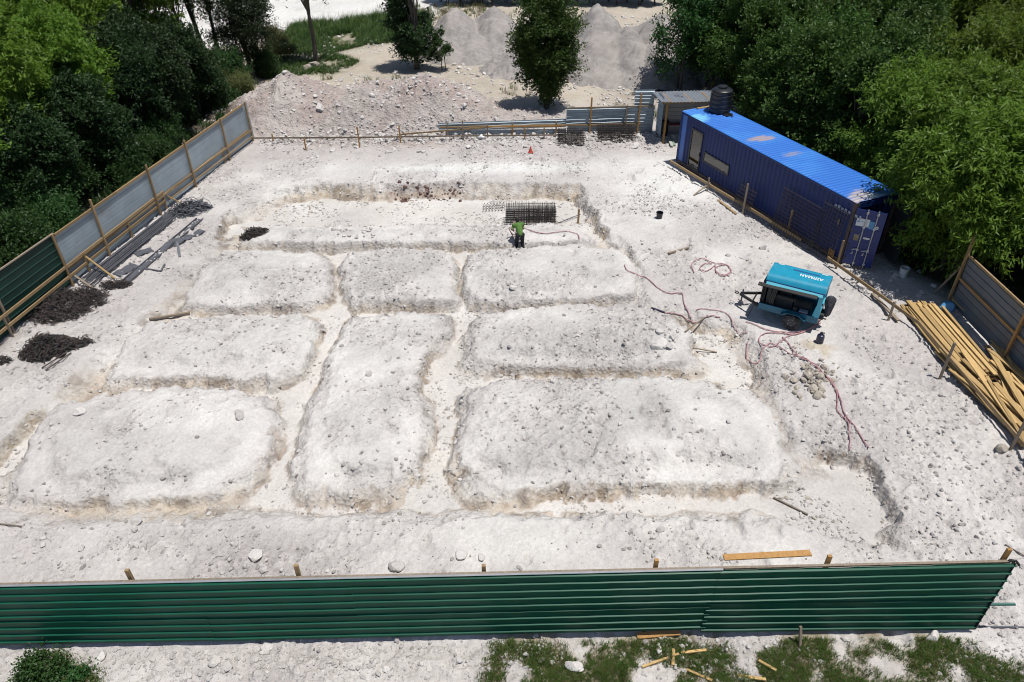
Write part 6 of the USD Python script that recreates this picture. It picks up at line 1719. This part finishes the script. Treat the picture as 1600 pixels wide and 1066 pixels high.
inst_stones("/World/back_rubble", "rubble along the back boards", 2600, (-15, 12, 41.5, 45.5), pt(BRWI), 0.05, 0.17, 17, ["stone"] * 6)
inst_stones("/World/roadside_stones", "loose stones along the foot of the green fence outside", 2600, (-13, 13, 8.2, 10.1), lambda x, y: np.clip(0.15 + (1.0 - np.abs(y - 9.5) / .6), 0, 1) * np.clip(0.15 + (nz(x, y, 0.5, 63, 2) - .4) * 4 + (x < -2) * .4, 0, 1), 0.016, 0.085, 21, ["stone"] * 6)
inst_stones("/World/field_stones", "stones scattered on the sandy ground behind the site", 2600, (-16, 22, 45, 75), lambda x, y: 0.5 * np.clip((nz(x, y, 0.3, 64, 2) - .4) * 4, 0, 1), 0.05, 0.22, 25, ["stone"] * 6)


def tuft(seed, n, h, spread, w):
    g_ = np.random.default_rng(seed)
    m = MB()
    for _ in range(n):
        a = g_.uniform(0, 6.28); o = np.array([g_.normal(0, spread), g_.normal(0, spread), 0])
        out = np.array([math.cos(a), math.sin(a), 0]) * g_.uniform(0.15, 0.7) * h
        s = np.array([-math.sin(a), math.cos(a), 0]) * w
        hh = h * g_.uniform(0.5, 1.1)
        p0, p1, p2 = o, o + out * 0.4 + UP * hh * 0.65, o + out + UP * hh
        m.add([p0 - s, p0 + s, p1 + s * .8, p1 - s * .8, p2], [[0, 1, 2], [0, 2, 3], [3, 2, 4]])
    return m


xy = take(15000, -13, 14, 7.4, 10.0, lambda x, y: pt(GRNI)(x, y) * np.clip((nz(x, y, 1.3, 39, 3) - 0.37) * 5, 0, 1), 31)
gg = np.random.default_rng(3)
instancer("/World/grass", "short weedy grass outside the green fence", [tuft(1, 14, .10, .035, .004), tuft(2, 12, .13, .03, .005), tuft(3, 18, .07, .05, .006), tuft(4, 12, .09, .035, .004)], np.column_stack([xy, ZI(xy)]), gg.uniform(0.6, 1.3, (len(xy), 1)) * np.ones((1, 3)), gg.uniform(0, 6.28, len(xy)), ["grass_blade", "grass_blade", "grass_blade", "grass_dry"])
gf = Polygon(GRASS_FAR).buffer(0.8)
xy = take(9000, *gf.bounds[::2], *gf.bounds[1::2], lambda x, y: contains_xy(gf, x, y) * np.clip((nz(x, y, 0.5, 66, 2) - .30) * 4, 0, 1), 33)
hgt = np.clip((xy[:, 1] - 62) / 12, 0.35, 1.3)
gg = np.random.default_rng(4)
instancer("/World/tall_grass", "tall green weeds and grass before the white clearing", [tuft(5, 16, .9, .12, .016), tuft(6, 14, 1.1, .10, .014), tuft(7, 18, .7, .16, .022)], np.column_stack([xy, ZI(xy) - .03]), (gg.uniform(0.6, 1.2, len(xy)) * hgt)[:, None] * np.ones((1, 3)), gg.uniform(0, 6.28, len(xy)), ["leaf_bush", "grass_blade", "leaf_bush"])
fl = Polygon(FOREST_L).buffer(0.3); fr_ = Polygon(FOREST_SHADE_R).buffer(0.3)
xy = take(7000, -45, 45, 18, 80, lambda x, y: (contains_xy(fl, x, y) | contains_xy(fr_, x, y)) * 1.0, 35)
gg = np.random.default_rng(5)
instancer("/World/undergrowth", "low dark undergrowth on the floor of the woods", [tuft(8, 20, .30, .16, .03), tuft(9, 18, .4, .2, .028)], np.column_stack([xy, ZI(xy) - .03]), gg.uniform(0.6, 1.4, (len(xy), 1)) * np.ones((1, 3)), gg.uniform(0, 6.28, len(xy)), ["leaf_dark", "leaf_bush"])
# weeds on the sandy field by the heaps
xy = take(700, -14, 24, 46, 84, lambda x, y: np.clip((nz(x, y, 0.25, 67, 2) - .60) * 6, 0, 1), 37)
instancer("/World/field_weeds", "sparse weeds on the sandy field", [tuft(10, 16, .35, .12, .012), tuft(11, 14, .5, .12, .012)], np.column_stack([xy, ZI(xy) - .02]), gg.uniform(0.6, 1.4, (len(xy), 1)) * np.ones((1, 3)), gg.uniform(0, 6.28, len(xy)), ["grass_blade", "grass_dry"])
